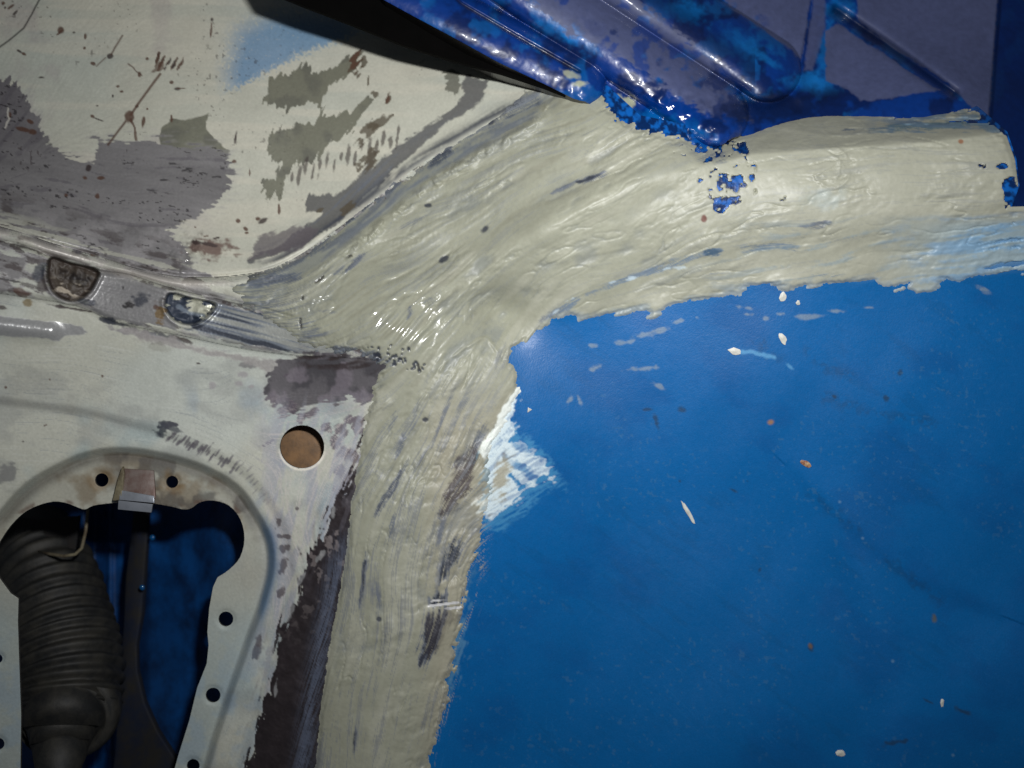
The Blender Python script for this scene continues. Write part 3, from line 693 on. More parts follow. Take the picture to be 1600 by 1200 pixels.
# pale primer smear
halo = mpoly([(800,655),(815,676),(832,688),(860,716),(890,768),(866,764),(850,774),(832,795),(802,818),(778,833),(752,826),(742,760),(760,690)], 12, 3, 14)
c = mix(c, lin(64,130,172,K), halo * sstep(-.45, .2, L_short) * .75)
PW = [(813,624),(800,645),(798,662),(808,676),(800,688),(822,698),(838,712),(852,728),(866,752),(842,744),(834,762),(818,754),(800,744),(810,760),(820,774),(800,788),(786,798),(764,812),(756,800),(752,760),(748,700),(776,672),(786,640),(798,626)]
wm = mpoly(PW, 9, 2.4, 14)
wm = wm * (.55 + .45 * sstep(-.35, .1, L_short)); c = mix(c, lin(196,210,214,K), wm * (1 - .8 * mell(812, 730, 30, 7, 38, .9, .4, .8)) * (1 - .7 * mell(812, 700, 22, 6, 25, .9, .4, .8)))
c = mix(c, lin(150,140,110,K), mell(784, 745, 12, 34, 20, .9, .5, 1.2) * .75)
c = mix(c, lin(80,126,158,K), mell(712, 1000, 12, 60, 8, 1, .5, 1.5) * .7)
c = mix(c, lin(56,104,144,K), mell(722, 880, 18, 60, 6, 1, .5, 1.5) * .6)
# thin drags of sealer outside its edge
drag = sstep(30, 4, poly_sdf([(700,820),(745,830),(738,900),(722,960),(705,1040),(690,1100),(660,1200),(640,1100)])) * sstep(.12, .3, L_fine) * sstep(-.1, .15, L_mid)
c = mix(c, lin(160,156,134,K), drag * .8)
drag2 = sstep(36, 0, sD - 52) * sstep(.0, .25, L_mid) * sstep(1300, 1500, PX); c = mix(c, lin(130,160,178,K), drag2 * .6)
DBL = BASE + 0.05 * (n_grain - .5) - 0.15 * wm
dust = sstep(.70, .78, fbm(6, oct=3, seed=170)) * sstep(.45, .62, fbm(170, oct=3, seed=171)); c = mix(c, lin(60,104,140,K), dust * .35)
hair = sstep(.36, .5, L_fine) * sstep(.5, .65, fbm(110, oct=3, seed=172)); c = mix(c, lin(40,110,165,K), hair * .18)
m_bl = sheet_material('satin_blue_paint', 0.22, 1300, 0.0, 0.10, 0.4)
regD = np.maximum(-sD - 0, poly_sdf([(790,380),(1800,200),(1800,1400),(560,1400),(600,1000),(660,760),(700,560)]))
regD = np.maximum(poly_sdf([(640,1400),(590,1400),(600,1000),(650,760),(700,520),(800,440),(1000,400),(1560,330),(1800,325),(1800,1400)]), -1e3)
blue = sheet('side_panel', regD, DBL, c, rough, metal, m_bl, body, 1.2)
blue['label'] = 'large flat satin blue side panel with tiny chips and scuffs'
regE = poly_sdf([(820,150),(935,120),(1000,180),(1100,200),(1175,180),(1300,160),(1400,150),(1440,141),(1492,142),(1530,168),(1574,206),(1588,248),(1593,290),(1580,326),(1560,345),(1000,420),(820,470),(760,300)])
ce = mix(c * 0 + lin(12,84,160,K), lin(4,22,60,K), sstep(.3, .6, n_fine) * .9)
m_rl = sheet_material('wet_blue_paint', 0.35, 500, 0.6, 0.1, 0.5)
rail = sheet('rail', regE, BASE + 0.6, ce, 0.25, metal, m_rl, body, 26.0)
rail['label'] = 'blue box rail whose face is covered by beige sealer'

# ---- the sealer
s_sdf = poly_sdf(SEAL)
rgt = sstep(820, 880, PX) * (PY > 330)
edgej = (jag0 * 13 + L_short * 9) * (1 - .6 * rgt) + jag1 * (5 + 16 * rgt) + L_mid * 10 * rgt + L_big * 8 * rgt
tight = 1 - sstep(540, 620, PX) * sstep(1000, 900, PX) * 0   # keep everywhere
lefte = sstep(620, 560, PX) * sstep(560, 640, PY)              # masked straight edge on the pillar
edgej = edgej * (1 - .75 * lefte)
railend = sstep(1555, 1580, PX) * (PY < 330)
edgej = edgej * (1 - railend)
e = -(s_sdf + edgej)                                            # positive inside
t = 1.5 * np.tanh(np.clip(e, -20, 60) / 9.0)
t = t + 0.25 * np.exp(-((e - 5) / 4.0) ** 2) * (e > 0)
wv = sstep(0, 10, e)
patch = .12 + 1.25 * sstep(.34, .62, fbm(75, 34, -28, oct=3, seed=131)) * (1 - .75 * mell(985, 330, 110, 42, -18, .3, .7)) * (1 - .8 * mell(625, 515, 62, 38, 0, .3, .7))
trough = sstep(-18, -26, -s1 - 0) * 0 + sstep(34, 20, s1) * sstep(400, 470, PX) * sstep(880, 820, PX)
strong = 0.35 + 0.65 * U(mell(600, 470, 170, 90, -15, .4, .6), mell(850, 240, 240, 90, -22, .4, .6), mell(680, 600, 130, 80, 0, .4, .6), mell(700, 720, 110, 130, 0, .4, .6) * .8)
t = t + wv * strong * patch * (1.15 * L_mid + 0.22 * L_fine + 1.5 * L_big) + wv * 0.2 * (n_fine - .5)
t = t - wv * patch * .9 * sstep(.0, .12, .06 - np.abs(L_big - .08))
t = t + wv * 1.3 * (fbm(30, 17, -28, oct=3, seed=130) - .5) * patch
t = t + wv * 1.9 * (fbm(95, 60, -25, oct=3, seed=110) - .5)
# lumpy bead along the joint
BEAD = smooth_pts([(470,448),(505,426),(545,398),(590,362),(640,322),(690,282),(740,250),(790,222),(830,200),(850,175)], 3)
db, sb, lb = line_field(BEAD)
lump = sstep(.35, .72, fbm(17, oct=4, seed=111))
t = t + wv * (2.2 * np.exp(-((sb + 4) / 9.0) ** 2) * (0.2 + 1.3 * lump) - 0.7 * np.exp(-((sb + 20) / 8.0) ** 2)) * sstep(520, 560, PX)
crk = U(mline([(580,386),(566,393),(545,401),(530,410),(515,421),(501,436),(481,448),(474,460),(470,475),(468,495),(473,522)], 2.8, 1.6, 1.5, dash=6),
        mline([(511,553),(540,551),(569,553),(602,561),(630,563),(653,571),(660,586)], 4, 2.0, 1.6, dash=5))
for (x, y) in [(608,356),(627,342),(644,318),(668,321),(590,352),(552,372),(566,366),(690,296),(786,224),(770,236),(720,268),(845,205),(826,199)]:
    crk = U(crk, mline([(x - 6, y + 3), (x, y + 1), (x + 4, y - 3), (x + 9, y - 3)], 2.2, 2.0, 1.4, dash=4) * .9)
pits = U(mell(758,358,8,5,-40,.6,.35),mell(694,404,9,3.5,-30,.7,.35),mell(668,321,5,3,0,.7,.35),mell(766,191,6,3,-10,.6,.35),mell(925,277,16,3,-20,.8,.35),mell(908,283,10,2.5,-15,.8,.35),mell(592,968,4,4,0,.7,.35),mell(664,656,4,3,0,.8,.35))
t = t - 1.0 * crk - 0.25 * pits
rsd = np.random.RandomState(9)
nips = np.zeros((ny, nx), F32)
for k in range(46):
    x = rsd.uniform(560, 640); y = rsd.uniform(538, 584) ; 
    if rsd.rand() < .4: x = rsd.uniform(590, 665); y = 556 + (x - 590) * .25 + rsd.uniform(-8, 8)
    nips = U(nips, mell(x, y, rsd.uniform(1.2, 3.4), rsd.uniform(1.2, 2.6), rsd.uniform(0, 90), .6, .4))
t = t - .7 * nips
# ridge left by the spreader near the corner
dr, sr, lr = line_field(smooth_pts([(688,578),(700,562),(730,542),(758,528),(776,548)], 4)); t = t + wv * 0.9 * np.exp(-(dr / 3.0) ** 2)
# folds on the corner bulge where the flash glints
gl = mell(632, 512, 52, 30, 10, .2, .5)
u_ = (PX - 632) * math.cos(math.radians(-50)) + (PY - 512) * math.sin(math.radians(-50)); v_ = -(PX - 632) * math.sin(math.radians(-50)) + (PY - 512) * math.cos(math.radians(-50))
t = t + gl * 0.5 * np.sin(v_ / 2.1 + 3 * vnoise(u_ / 30, v_ / 12, 7)) 
# swirls on the rail face
for (x, y, r) in [(1300,262,30),(1296,262,18),(1318,198,34)]:
    rr = np.hypot(PX - x, (PY - y) * (1.0 if y > 220 else 2.4)); t = t + wv * .55 * np.exp(-((rr - r - 8 * (n_fine - .5)) / 3.0) ** 2) * sstep(.45, .6, fbm(30, oct=2, seed=112) + .1)
dr, sr, lr = line_field([(1180,198),(1230,200),(1290,212),(1350,208),(1420,192),(1520,180)]); t = t + wv * .7 * np.exp(-(dr / 4.0) ** 2)
t = t + wv * (PY < 235) * (PX > 1150) * 0.9 * (fbm(26, 8, -4, oct=3, seed=113) - .5)
t = np.where(e > 6, np.maximum(t, .12 + .2 * sstep(6, 16, e)), t)
# places where it was missed and the blue rail shows
miss = U(mpoly([(1122,274),(1140,276),(1162,273),(1161,288),(1150,300),(1136,296),(1122,292)], 10, 1.5, 3), mpoly([(1115,312),(1128,304),(1146,308),(1158,318),(1140,322),(1128,334),(1114,330)], 10, 1.5, 3),
         mell(1175,277,4.5,4.5,0,.6,.3), mell(1104,250,10,6,0,1,.3), mell(1098,235,12,5,10,1.2,.3), mell(1150,228,24,8,22,.7,.35), mell(1118,224,12,10,0,1.2,.3), mell(1534,260,7,4.5,0,.6,.4), mell(1566,261,10,6,0,.8,.4),
         mpoly([(1566,278),(1584,276),(1592,296),(1580,320),(1570,326),(1566,300)], 8, 1.6, 0), mell(1000,196,12,6,20,1.2,.3), mell(1225,310,5,4,0,1,.4), mell(972,186,8,6,0,1.2,.3))
miss = miss * (.25 + .75 * sstep(.34, .46, fbm(9, oct=3, seed=160))) + U(mell(1135, 290, 46, 42, 0, .5, .5), mell(1110, 238, 60, 20, 8, .5, .5)) * sstep(.64, .70, fbm(8, oct=3, seed=161))
t = t - 4.5 * sstep(.3, .7, miss)
topthin = sstep(1340, 1420, PX) * sstep(206, 190, PY) 
t = t - topthin * 1.6 * sstep(.45, .6, fbm(40, 9, -5, oct=3, seed=114))
t = t - 2.2 * sstep(1500, 1590, PX) * sstep(330, 350, PY) * sstep(.05, .35, L_mid + jag1 * .8)
t = t * (1 - .72 * trough) 
DS = BASE - t
deep = sstep(1.15, .35, t) * sstep(2, 10, e)

c = np.broadcast_to(seal_c, (ny, nx, 3)).astype(F32) * (0.94 + .12 * n_mott)[..., None]
c = mix(c, seal_d, sstep(.0, .45, -L_mid) * .35 * strong)
c = mix(c, seal_l, sstep(.05, .4, L_big) * .5)
c = mix(c, seal_l, sstep(900, 1300, PX) * .45)
c = mix(c, lin(158,150,130,K), sstep(560, 700, PY) * sstep(640, 700, PX) * sstep(860, 780, PX) * .4)
rough = 0.40 + .16 * n_fine; rough = mixs(rough, .2, mell(590, 490, 125, 60, 0, .5, .6)); rough = mixs(rough, .12, mell(625, 512, 40, 24, 5, .4, .6)); metal = np.zeros((ny, nx), F32)
# thin, dark showing through streaks  (cx,cy,rx,ry,angle,strength)
thin = np.zeros((ny, nx), F32)
for (x, y, rx, ry, a, s) in [(800,172,52,13,-26,1.0),(760,196,40,8,-30,.6),(690,244,28,9,-38,1.0),(650,268,40,7,-40,.6),(610,292,42,9,-40,.9),(565,322,40,9,-40,1.0),(530,350,34,9,-38,1.0),(480,396,60,7,-30,.8),(430,438,50,8,-8,.9),
        (925,278,32,6,-18,.8),(885,292,28,4,-25,.6),(820,330,30,4,-25,.4),(640,350,30,5,-30,.5),(556,408,26,5,-42,.8),(530,424,16,4,-38,.6),(640,488,4,11,20,.8),(668,470,16,7,10,.5),(512,487,22,4,4,.5),(486,520,26,16,30,.6),
        (1114,394,16,6,-8,1.1),(1184,388,40,7,-8,.6),(1276,352,32,6,-6,.7),(1237,387,16,5,0,.6),(1053,412,50,7,-20,.65),(966,442,60,6,-22,.6),(880,482,36,6,-28,.7),(1290,430,30,4,0,.5),(1340,372,60,5,-5,.35),(1130,424,28,4,-5,.4),
        (612,764,40,5,-62,.9),(598,786,26,5,-62,.9),(567,908,44,3.2,-84,1.0),(612,826,26,5,-80,.7),(632,730,20,4,-60,.6),(592,930,10,24,0,.7),(575,880,20,4,-80,.6),(625,700,26,5,-72,.8),(612,664,26,6,-72,.6),(650,640,24,4,-75,.5),
        (717,752,56,17,-66,1.2),(736,705,44,9,-60,.9),(702,876,34,12,-66,1.1),(690,820,40,6,-76,.7),(675,990,52,15,-74,1.2),(686,940,18,14,0,1.1),(668,1020,26,6,-70,.9),(554,1152,3.5,22,3,1.0),(640,680,30,5,-70,.5),(720,640,30,5,-65,.5),(600,1010,30,3,-85,.4),(700,600,24,6,-60,.4),
        (575,560,40,9,10,.8),(540,548,50,7,5,.8),(690,660,46,4,-68,.6),(660,720,40,4,-68,.5),(780,560,10,16,0,.4),(1110,245,30,12,0,.6),(1060,225,26,8,10,.5),(1460,196,110,8,-4,.8),(1530,190,40,12,20,.6),(585,1090,40,3,-86,.4),(530,1120,60,5,-84,.35)]:
    thin = U(thin, mell(x, y, rx, ry, a, .35, .55, .7) * s)
tm = sstep(.22, .85, thin * (0.85 + .95 * (L_fine + .1) + .6 * L_mid))
tm = np.maximum(tm, trough * sstep(-.18, .22, L_mid + .5 * L_big + .25 * (n_big - .5)) * .8)
below_blue = sstep(1350, 1560, PX) * sstep(330, 360, PY)
tc_ = np.broadcast_to(slate, (ny, nx, 3)).astype(F32)
tc_ = mix(tc_, slate_d, sstep(.7, 1.1, thin)); tc_ = mix(tc_, lin(96,132,160,K), sstep(840, 900, PX) * .35 * (PY > 380)); tc_ = mix(tc_, lin(84,78,76,K), mell(715, 752, 60, 30, -66, .3, .4)); tc_ = mix(tc_, lin(90,112,120,K), sstep(1300, 1400, PX) * (PY < 230))
c = c * (1 - tm[..., None]) + tc_ * tm[..., None]
faint = sstep(.10, .34, L_fine * .7 + L_mid * .6 + .4 * (n_big - .5)) * (.35 + .35 * strong) * (1 - .7 * mell(985, 330, 130, 50, -18, .3, .7)); c = mix(c, lin(124,128,130,K), faint * .62)
vert = sstep(600, 680, PY) * sstep(860, 820, PX); c = mix(c, lin(108,112,118,K), vert * sstep(.05, .3, L_mid * .6 + L_fine * .6 + .5 * (fbm(60, oct=3, seed=150) - .5)) * .5)
c = mix(c, lin(120,140,150,K), sstep(.1, .4, L_mid) * sstep(330, 370, PY) * sstep(1000, 1300, PX) * .45)
c = mix(c, lin(84,140,190,K), below_blue * sstep(.0, .35, L_mid + .15) * .75)
c = mix(c, lin(128,158,176,K), below_blue * .6); c = mix(c, lin(96,118,136,K), sstep(1330, 1420, PX) * (PY < 208) * sstep(-.15, .25, L_mid + jag1) * .75)
c = mix(c, lin(120,140,160,K), sstep(12, 0, e) * sstep(820, 900, PX) * (PY > 330) * .5)
# feathered slate toward the left tips
lf = sstep(520, 400, PX) * (PY > 400); c = mix(c, slate, lf * sstep(-.15, .3, L_fine) * .75); c = mix(c, black, lf * sstep(.2, .4, L_mid) * .5)
c = mix(c, lin(120,124,128,K), sstep(6, -2, s1) * sstep(-.2, .25, L_fine) * .6 * (PX < 860))
c = mix(c, lin(100,108,116,K), deep * .35 * (PX < 1100)); c = mix(c, black, crk * .85); c = mix(c, slate_d, pits * .9); c = mix(c, slate_d, nips * .9)
c = mix(c, lin(90,40,30,K), mell(1100,342,4,5,0,.5,.35) * .9); c = mix(c, lin(130,80,50,K), mell(1501,221,4,3,0,.5,.4) * .8)
c = mix(c, lin(165,180,182,K), mell(1288,308,26,14,0,.9,.7) * .35)
for (x, y, a) in [(870,486,-30),(886,470,-30),(960,440,-20),(985,436,-10),(1040,420,-10),(988,434,0),(1062,418,0)]: c = mix(c, lin(180,196,204,K), mell(x, y, 7, 2.2, a, 1.3, .4, 1.0) * .55)
pw = mpoly([(812,600),(814,632),(800,646),(790,668),(776,700),(756,720),(748,700),(772,670),(786,640),(800,620)], 7, 1.6, 6); c = mix(c, white_p, pw * .85)
c = mix(c, white_p, mell(772, 790, 18, 22, 0, 1.1, .4, 1.5) * .55); c = mix(c, lin(120,150,165,K), mell(764, 745, 12, 30, 0, 1.1, .4, 1.5) * .6)
# pale metallic scrape
scr = mpoly([(676,936),(716,938),(722,950),(716,956),(690,950),(668,948)], 3, 1.2, 1.5); c = mix(c, lin(196,196,196,K), scr * sstep(-.3, .2, np.sin(PY * .8 + PX * .1)) * .95); rough = mixs(rough, .2, scr)
c = mix(c, brown_d, mpoly([(664,956),(700,952),(716,960),(700,985),(690,1010),(668,1030),(664,990)], 8, 3, 10) * .35)
m_se = sheet_material('beige_seam_sealer', 0.16, 500, 0.0, 0.05, 0.5)
regS = np.where(t > -0.35, -1.0, 1.0).astype(F32)
regS = np.maximum(regS, -(hole_all) * 0 - 1)
railcut = poly_sdf([(1440,100),(1492,149),(1530,176),(1573,213),(1586,250),(1591,290),(1578,323),(1620,322),(1800,318),(1800,100)])
regS = np.maximum(regS, np.where(railcut < 30, -railcut, -1))
seal = sheet('seam_sealer', regS.astype(F32), DS, c, rough, metal, m_se, body, 0.4, None, U(mell(615, 508, 62, 38, 0, .2, .5), mell(500, 445, 60, 30, 0, .4, .6) * .5))
seal['label'] = 'thick beige seam sealer brushed in streaks over the joints'

# ---- blue stamped structure above the rail
ctf = [(560,-120,10),(700,-120,20),(900,-120,30),(600,0,4),(720,40,6),(850,125,14),(940,140,14),(1000,190,12),(1100,215,10),(1170,190,16),(1000,60,22),(1100,100,30),(1240,60,48),(1240,150,34),(1300,160,30),(1400,150,26),(1480,140,24),(1560,190,24),
       (1300,0,62),(1300,-120,80),(1450,60,50),(1550,0,60),(1560,100,46),(1740,0,62),(1740,200,40),(1600,240,30),(1600,330,26),(1740,330,30),(1740,-120,84),(1000,-120,40)]
FB = tps(ctf, .0005)
def ridge(p, q, w, h, sx=1.0):
    d, sdn, l = line_field([p, q]); return h * np.sqrt(np.clip(1 - (d / w) ** 2, 0, 1))
beam_a = ridge((560,-50), (905,128), 42, 11)
beam_b = ridge((770,-60), (1118,178), 52, 14)
beam_c = ridge((950,-50), (1200,108), 52, 17)
rib = np.exp(-(line_field([(1305,15),(1400,80),(1490,145)])[0] / 9.0) ** 2)
ribv = np.exp(-(line_field([(1318,-120),(1300,40),(1275,120),(1250,150)])[0] / 15.0) ** 2)
crs = np.exp(-(line_field([(660,-60),(720,5),(800,52),(905,112)])[0] / 2.6) ** 2)
edge_v = np.exp(-(line_field([(1275,-120),(1268,10),(1252,100)])[0] / 2.5) ** 2)
DF = FB - np.maximum(np.maximum(beam_a, beam_b), beam_c) + 6.0 * rib - 3.2 * ribv + 2.5 * crs + 1.5 * edge_v
dT, sT, lT = line_field([(1562,-120),(1560,0),(1545,190)]); DF = DF + 8 * sstep(-3, 6, -sT) * (PX > 1450) 
lumps = (fbm(26, oct=4, seed=120) - .5)
low = sstep(80, 190, PY + (PX - 1000) * -.1) * sstep(1260, 1150, PX) * sstep(820, 900, PX)
greypat = U(mpoly([(790,-30),(960,-30),(1060,50),(1120,100),(1150,140),(1172,186),(1110,180),(1050,150),(1010,112),(950,78),(890,54),(850,20)], 22, 4, 8),
            mpoly([(1105,-40),(1272,-40),(1252,98),(1238,80),(1190,44),(1140,12)], 5, 2, 2), mpoly([(1290,50),(1308,36),(1400,96),(1452,132),(1470,140),(1380,156),(1345,158),(1325,140),(1290,126)], 6, 2, 2),
            mpoly([(1336,-40),(1562,-40),(1545,196),(1520,172),(1482,130),(1400,78),(1340,30)], 4, 2, 2), mpoly([(1276,-40),(1290,-40),(1290,40),(1270,110),(1256,110)], 4, 3, 2) * .8, mpoly([(640,-40),(740,-40),(700,-8),(660,0)], 10, 4) * .4)
DF = DF + (1 - greypat) * lumps * .9 + low * (fbm(15, oct=2, seed=121) - .5) * 2.6 * sstep(80, 150, PY) + greypat * lumps * .4
c = np.broadcast_to(lin(2,46,116,1.1), (ny, nx, 3)).astype(F32)
c = mix(c, lin(2,18,58,K), sstep(.48, .62, fbm(40, oct=4, seed=122)) * .75)
c = mix(c, lin(6,78,140,K), sstep(.56, .70, fbm(34, oct=4, seed=123)) * .6)
for (x, y, rx, ry, a, s) in [(895,50,42,16,35,.9),(870,40,30,20,30,.6),(940,15,20,12,30,.5),(1075,20,30,16,20,.8),(1160,70,40,18,30,.55),(1315,15,28,16,0,.8),(1290,80,12,40,10,.6),(1270,130,34,14,0,.75),(1190,88,40,6,30,.6),(1050,195,40,12,10,.5)]:
    c = mix(c, lin(10,100,168,K), mell(x, y, rx, ry, a, .9, .6) * s * .8)
gc = lin(74,82,118,.95) * (0.9 + .2 * n_mott)[..., None]
gm = greypat * (1 - .7 * sstep(.5, .66, fbm(24, oct=4, seed=124)) * sstep(1240, 1150, PX))
c = c * (1 - gm[..., None]) + gc * gm[..., None]
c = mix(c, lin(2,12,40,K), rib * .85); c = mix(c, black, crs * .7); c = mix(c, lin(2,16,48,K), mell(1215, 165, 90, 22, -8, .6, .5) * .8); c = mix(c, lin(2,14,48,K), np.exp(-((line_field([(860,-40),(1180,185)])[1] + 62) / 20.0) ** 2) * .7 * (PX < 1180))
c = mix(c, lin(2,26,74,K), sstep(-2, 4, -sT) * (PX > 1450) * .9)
c = mix(c, lin(150,154,130,K), U(mell(978,162,14,10,10,1,.3), mell(952,172,8,5,0,1,.3), mell(893,118,16,5,25,1,.4) * .8, mell(905,130,10,5,0,1,.4)) * .9)
rough = mixs(np.full((ny, nx), .40, F32), .6, gm); rough = mixs(rough, .16, U(mell(1050, 185, 46, 36, 30, .8, .5), mell(930, 45, 20, 12, 30, .8, .5), mell(898, 118, 16, 8, 30, .8, .5), mell(1085, 20, 22, 14, 30, .8, .5), mell(1300, 12, 14, 10, 0, .8, .5))); metal = np.zeros((ny, nx), F32)
regF = poly_sdf([(560,-140),(585,-20),(600,0),(640,22),(700,54),(780,98),(850,131),(896,154),(936,166),(962,194),(1000,210),(1060,222),(1100,238),(1160,212),(1200,205),(1400,190),(1500,190),(1570,240),(1580,360),(1800,360),(1800,-140)])
regF = regF + jag0 * 12 * sstep(900, 950, PX) * (PX < 1300)
m_st = sheet_material('glossy_blue_enamel', 0.25, 300, 0.22, 0.12, 0.5)
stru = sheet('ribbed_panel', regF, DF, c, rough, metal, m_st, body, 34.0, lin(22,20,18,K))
stru['label'] = 'glossy blue ribbed structure with dull grey-violet flats above the rail'

# near-black slab added where the blue structure's flash shadow falls on the cream panel
def bm_obj(name, bm, mat, parent=None, smooth=True):
    me = bpy.data.meshes.new(name); bm.normal_update(); bm.to_mesh(me); bm.free()
    for p in me.polygons: p.use_smooth = smooth
    me.materials.append(mat); o = bpy.data.objects.new(name, me); COL.objects.link(o)
    if parent: o.parent = parent
    return o
def prism_pts(bm, front, back):
    a = [bm.verts.new(v) for v in front]; b = [bm.verts.new(v) for v in back]
    bm.faces.new(a); bm.faces.new(b[::-1]); n = len(a)
    for i in range(n): bm.faces.new((a[i], b[i], b[(i + 1) % n], a[(i + 1) % n]))
def slab(pts, d0, d1, bev=0.0):
    bm = bmesh.new()
    f = [at(x, y, d0 if len(p) < 3 else p[2]) for p in pts for (x, y) in [p[:2]]]
    b = [Vector((v.x, v.y + (d1 - d0) * 1e-3, v.z)) for v in f]
    prism_pts(bm, f, b)
    bmesh.ops.recalc_face_normals(bm, faces=bm.faces)
    if bev > 0:
        bmesh.ops.bevel(bm, geom=list(bm.edges), offset=bev * 1e-3, segments=2, affect='EDGES', profile=.6)
    return bm
m_dark = simple_material('near_black_shadow_fill', lin(4,3.4,3), 1.0, 0, 90, .5, .4)  # near-black colour standing in for the flash shadow
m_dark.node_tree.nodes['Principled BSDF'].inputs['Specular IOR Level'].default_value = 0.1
gap = bm_obj('shadow_slab', slab([(350,-140,-16),(418,-14,-12),(472,8,-8),(545,36,-2),(630,70,4),(706,94,8),(783,114,9),(850,136,7),(884,149,6),(890,144,14),(870,126,18),(820,90,24),(740,40,30),(690,-10,30),(660,-140,30)], 20, 24, .3), m_dark, body)
gap['label'] = 'added near-black slab in place of the flash shadow under the blue structure'

# ---- lapped backing: brown plate behind the round hole, inner wall behind the opening
m_brown = simple_material('brown_primer', lin(120,90,58,1.2), .55, 0, 120, .35, .4, lin(86,66,46,1.1))
pl = bm_obj('inner_plate', slab([(410,640),(535,640),(535,760),(410,760)], 27, 28.5, .3), m_brown, body); pl['label'] = 'brown plate seen through the round hole'

m_inblue = simple_material('dusty_dark_blue_paint', lin(8,70,132,1.1), .5, 0, 55, .5, .4, lin(5,44,88,.9))
m_indark = simple_material('grimy_black_steel', lin(18,17,18), .7, 0, 150, .5, .4, lin(36,31,27))
m_rubber = simple_material('dusty_black_rubber', lin(30,31,31), .62, 0, 90, .4, .8, lin(58,56,50))
m_cream = simple_material('dirty_cream_steel', lin(150,142,116), .5, 0, 140, .4, .3, lin(96,84,66))
m_zinc = simple_material('bright_zinc', lin(190,196,205), .28, .6, 160, .2, .3)
m_copper = simple_material('rust_stained_zinc', lin(128,116,110), .45, .2, 150, .3, .4, lin(104,80,72))
m_bolt = simple_material('blue_painted_steel', lin(10,90,150), .25, 0, 160, .3, .2, coat=.5)

def relief_patch(name, ctrl_pts, mat, parent, x0, x1, y0, y1, extra=None, st=3.0, thick=2.0):
    C = np.array(ctrl_pts, float)
    def Uf(r2): return np.where(r2 > 0, r2 * np.log(r2 + 1e-12), 0)
    n = len(C); x = C[:, 0] / 500; y = C[:, 1] / 500
    A = np.zeros((n + 3, n + 3)); A[:n, :n] = Uf((x[:, None] - x) ** 2 + (y[:, None] - y) ** 2)
    P = np.stack([np.ones(n), x, y], 1); A[:n, n:] = P; A[n:, :n] = P.T
    w = np.linalg.solve(A + 1e-9 * np.eye(n + 3), np.r_[C[:, 2], 0, 0, 0])
    X, Y = np.meshgrid(np.arange(x0, x1 + .1, st), np.arange(y0, y1 + .1, st))
    Z = w[n] + w[n + 1] * X / 500 + w[n + 2] * Y / 500
    for i in range(n): Z = Z + w[i] * Uf((X / 500 - x[i]) ** 2 + (Y / 500 - y[i]) ** 2)
    if extra is not None: Z = Z + extra(X, Y)
    h, wd = X.shape; s = (CAMD + Z) / CAMD
    V = np.stack([(X - 800) * PXMM * s, Z, (600 - Y) * PXMM * s], -1).reshape(-1, 3) * 1e-3
    id_ = np.arange(h * wd).reshape(h, wd)
    F = np.stack([id_[:-1, :-1].ravel(), id_[1:, :-1].ravel(), id_[1:, 1:].ravel(), id_[:-1, 1:].ravel()], 1)
    o = new_mesh(name, V, F, mat, parent)
    md = o.modifiers.new('thickness', 'SOLIDIFY'); md.thickness = thick * 1e-3; md.offset = -1
    return o
def inner_extra(X, Y):
    z = 14 * sstep(236, 206, X) * sstep(130, 150, X)                # channel beside the hose
    z = z - 4 * np.exp(-((X - 172) / 4.0) ** 2)
    z = z - 9 * np.exp(-((X - 335) ** 2 + (Y - 840) ** 2) / 900.0)     # pressed boss in the upper lobe
    z = z + 6 * (np.sin(X / 23.0 + Y / 90.0) * .3) + 10 * sstep(1100, 1240, Y)
    z = z - 18 * sstep(300, 370, X) * sstep(1050, 850, Y) 
    return z
inner = relief_patch('inner_wall', [(-60,700,150),(200,700,140),(450,700,110),(-60,950,150),(200,950,132),(330,950,98),(450,950,70),(-60,1320,150),(200,1320,120),(300,1200,92),(450,1320,60),(240,1050,120)], m_inblue, body, -60, 450, 690, 1320, inner_extra)
inner['label'] = 'dark blue inner wall seen through the lamp-shaped opening'
channel = bm_obj('channel', slab([(212,770,112),(232,770,108),(228,860,106),(222,960,104),(213,1010,100),(214,1050,96),(226,1100,90),(246,1145,84),(272,1185,76),(300,1330,70),(150,1330,78),(176,1200,88),(188,1100,98),(190,1010,104),(196,900,108)], 100, 106, 1.2), simple_material('dark_blue_channel', lin(8,20,42), .8, 0, 80, .5, .4, lin(34,32,28)), body)
for (x, y, d) in [(238,840,98),(222,918,97),(330,1112,82)]:
    bm = bmesh.new(); bmesh.ops.create_uvsphere(bm, u_segments=14, v_segments=8, radius=.0016); bmesh.ops.scale(bm, vec=(1, .6, 1), verts=bm.verts); bmesh.ops.translate(bm, vec=at(x, y, d - 1), verts=bm.verts)
    bm_obj('bolt_head', bm, m_bolt, channel)
bm = bmesh.new()
def tube_bm(bm, pts, r, seg=10):
    rings = []
    for i, p in enumerate(pts):
        tdir = (pts[min(i + 1, len(pts) - 1)] - pts[max(i - 1, 0)]).normalized()
        up = Vector((0, 1, 0)) if abs(tdir.y) < .9 else Vector((1, 0, 0))
        a = tdir.cross(up).normalized(); b = tdir.cross(a).normalized()
        rr = r[i] if isinstance(r, (list, tuple)) else r
        rings.append([bm.verts.new(p + (a * math.cos(2 * math.pi * k / seg) + b * math.sin(2 * math.pi * k / seg)) * rr) for k in range(seg)])
    for i in range(len(rings) - 1):
        for k in range(seg): bm.faces.new((rings[i][k], rings[i][(k + 1) % seg], rings[i + 1][(k + 1) % seg], rings[i + 1][k]))
    bm.faces.new(rings[0][::-1]); bm.faces.new(rings[-1])
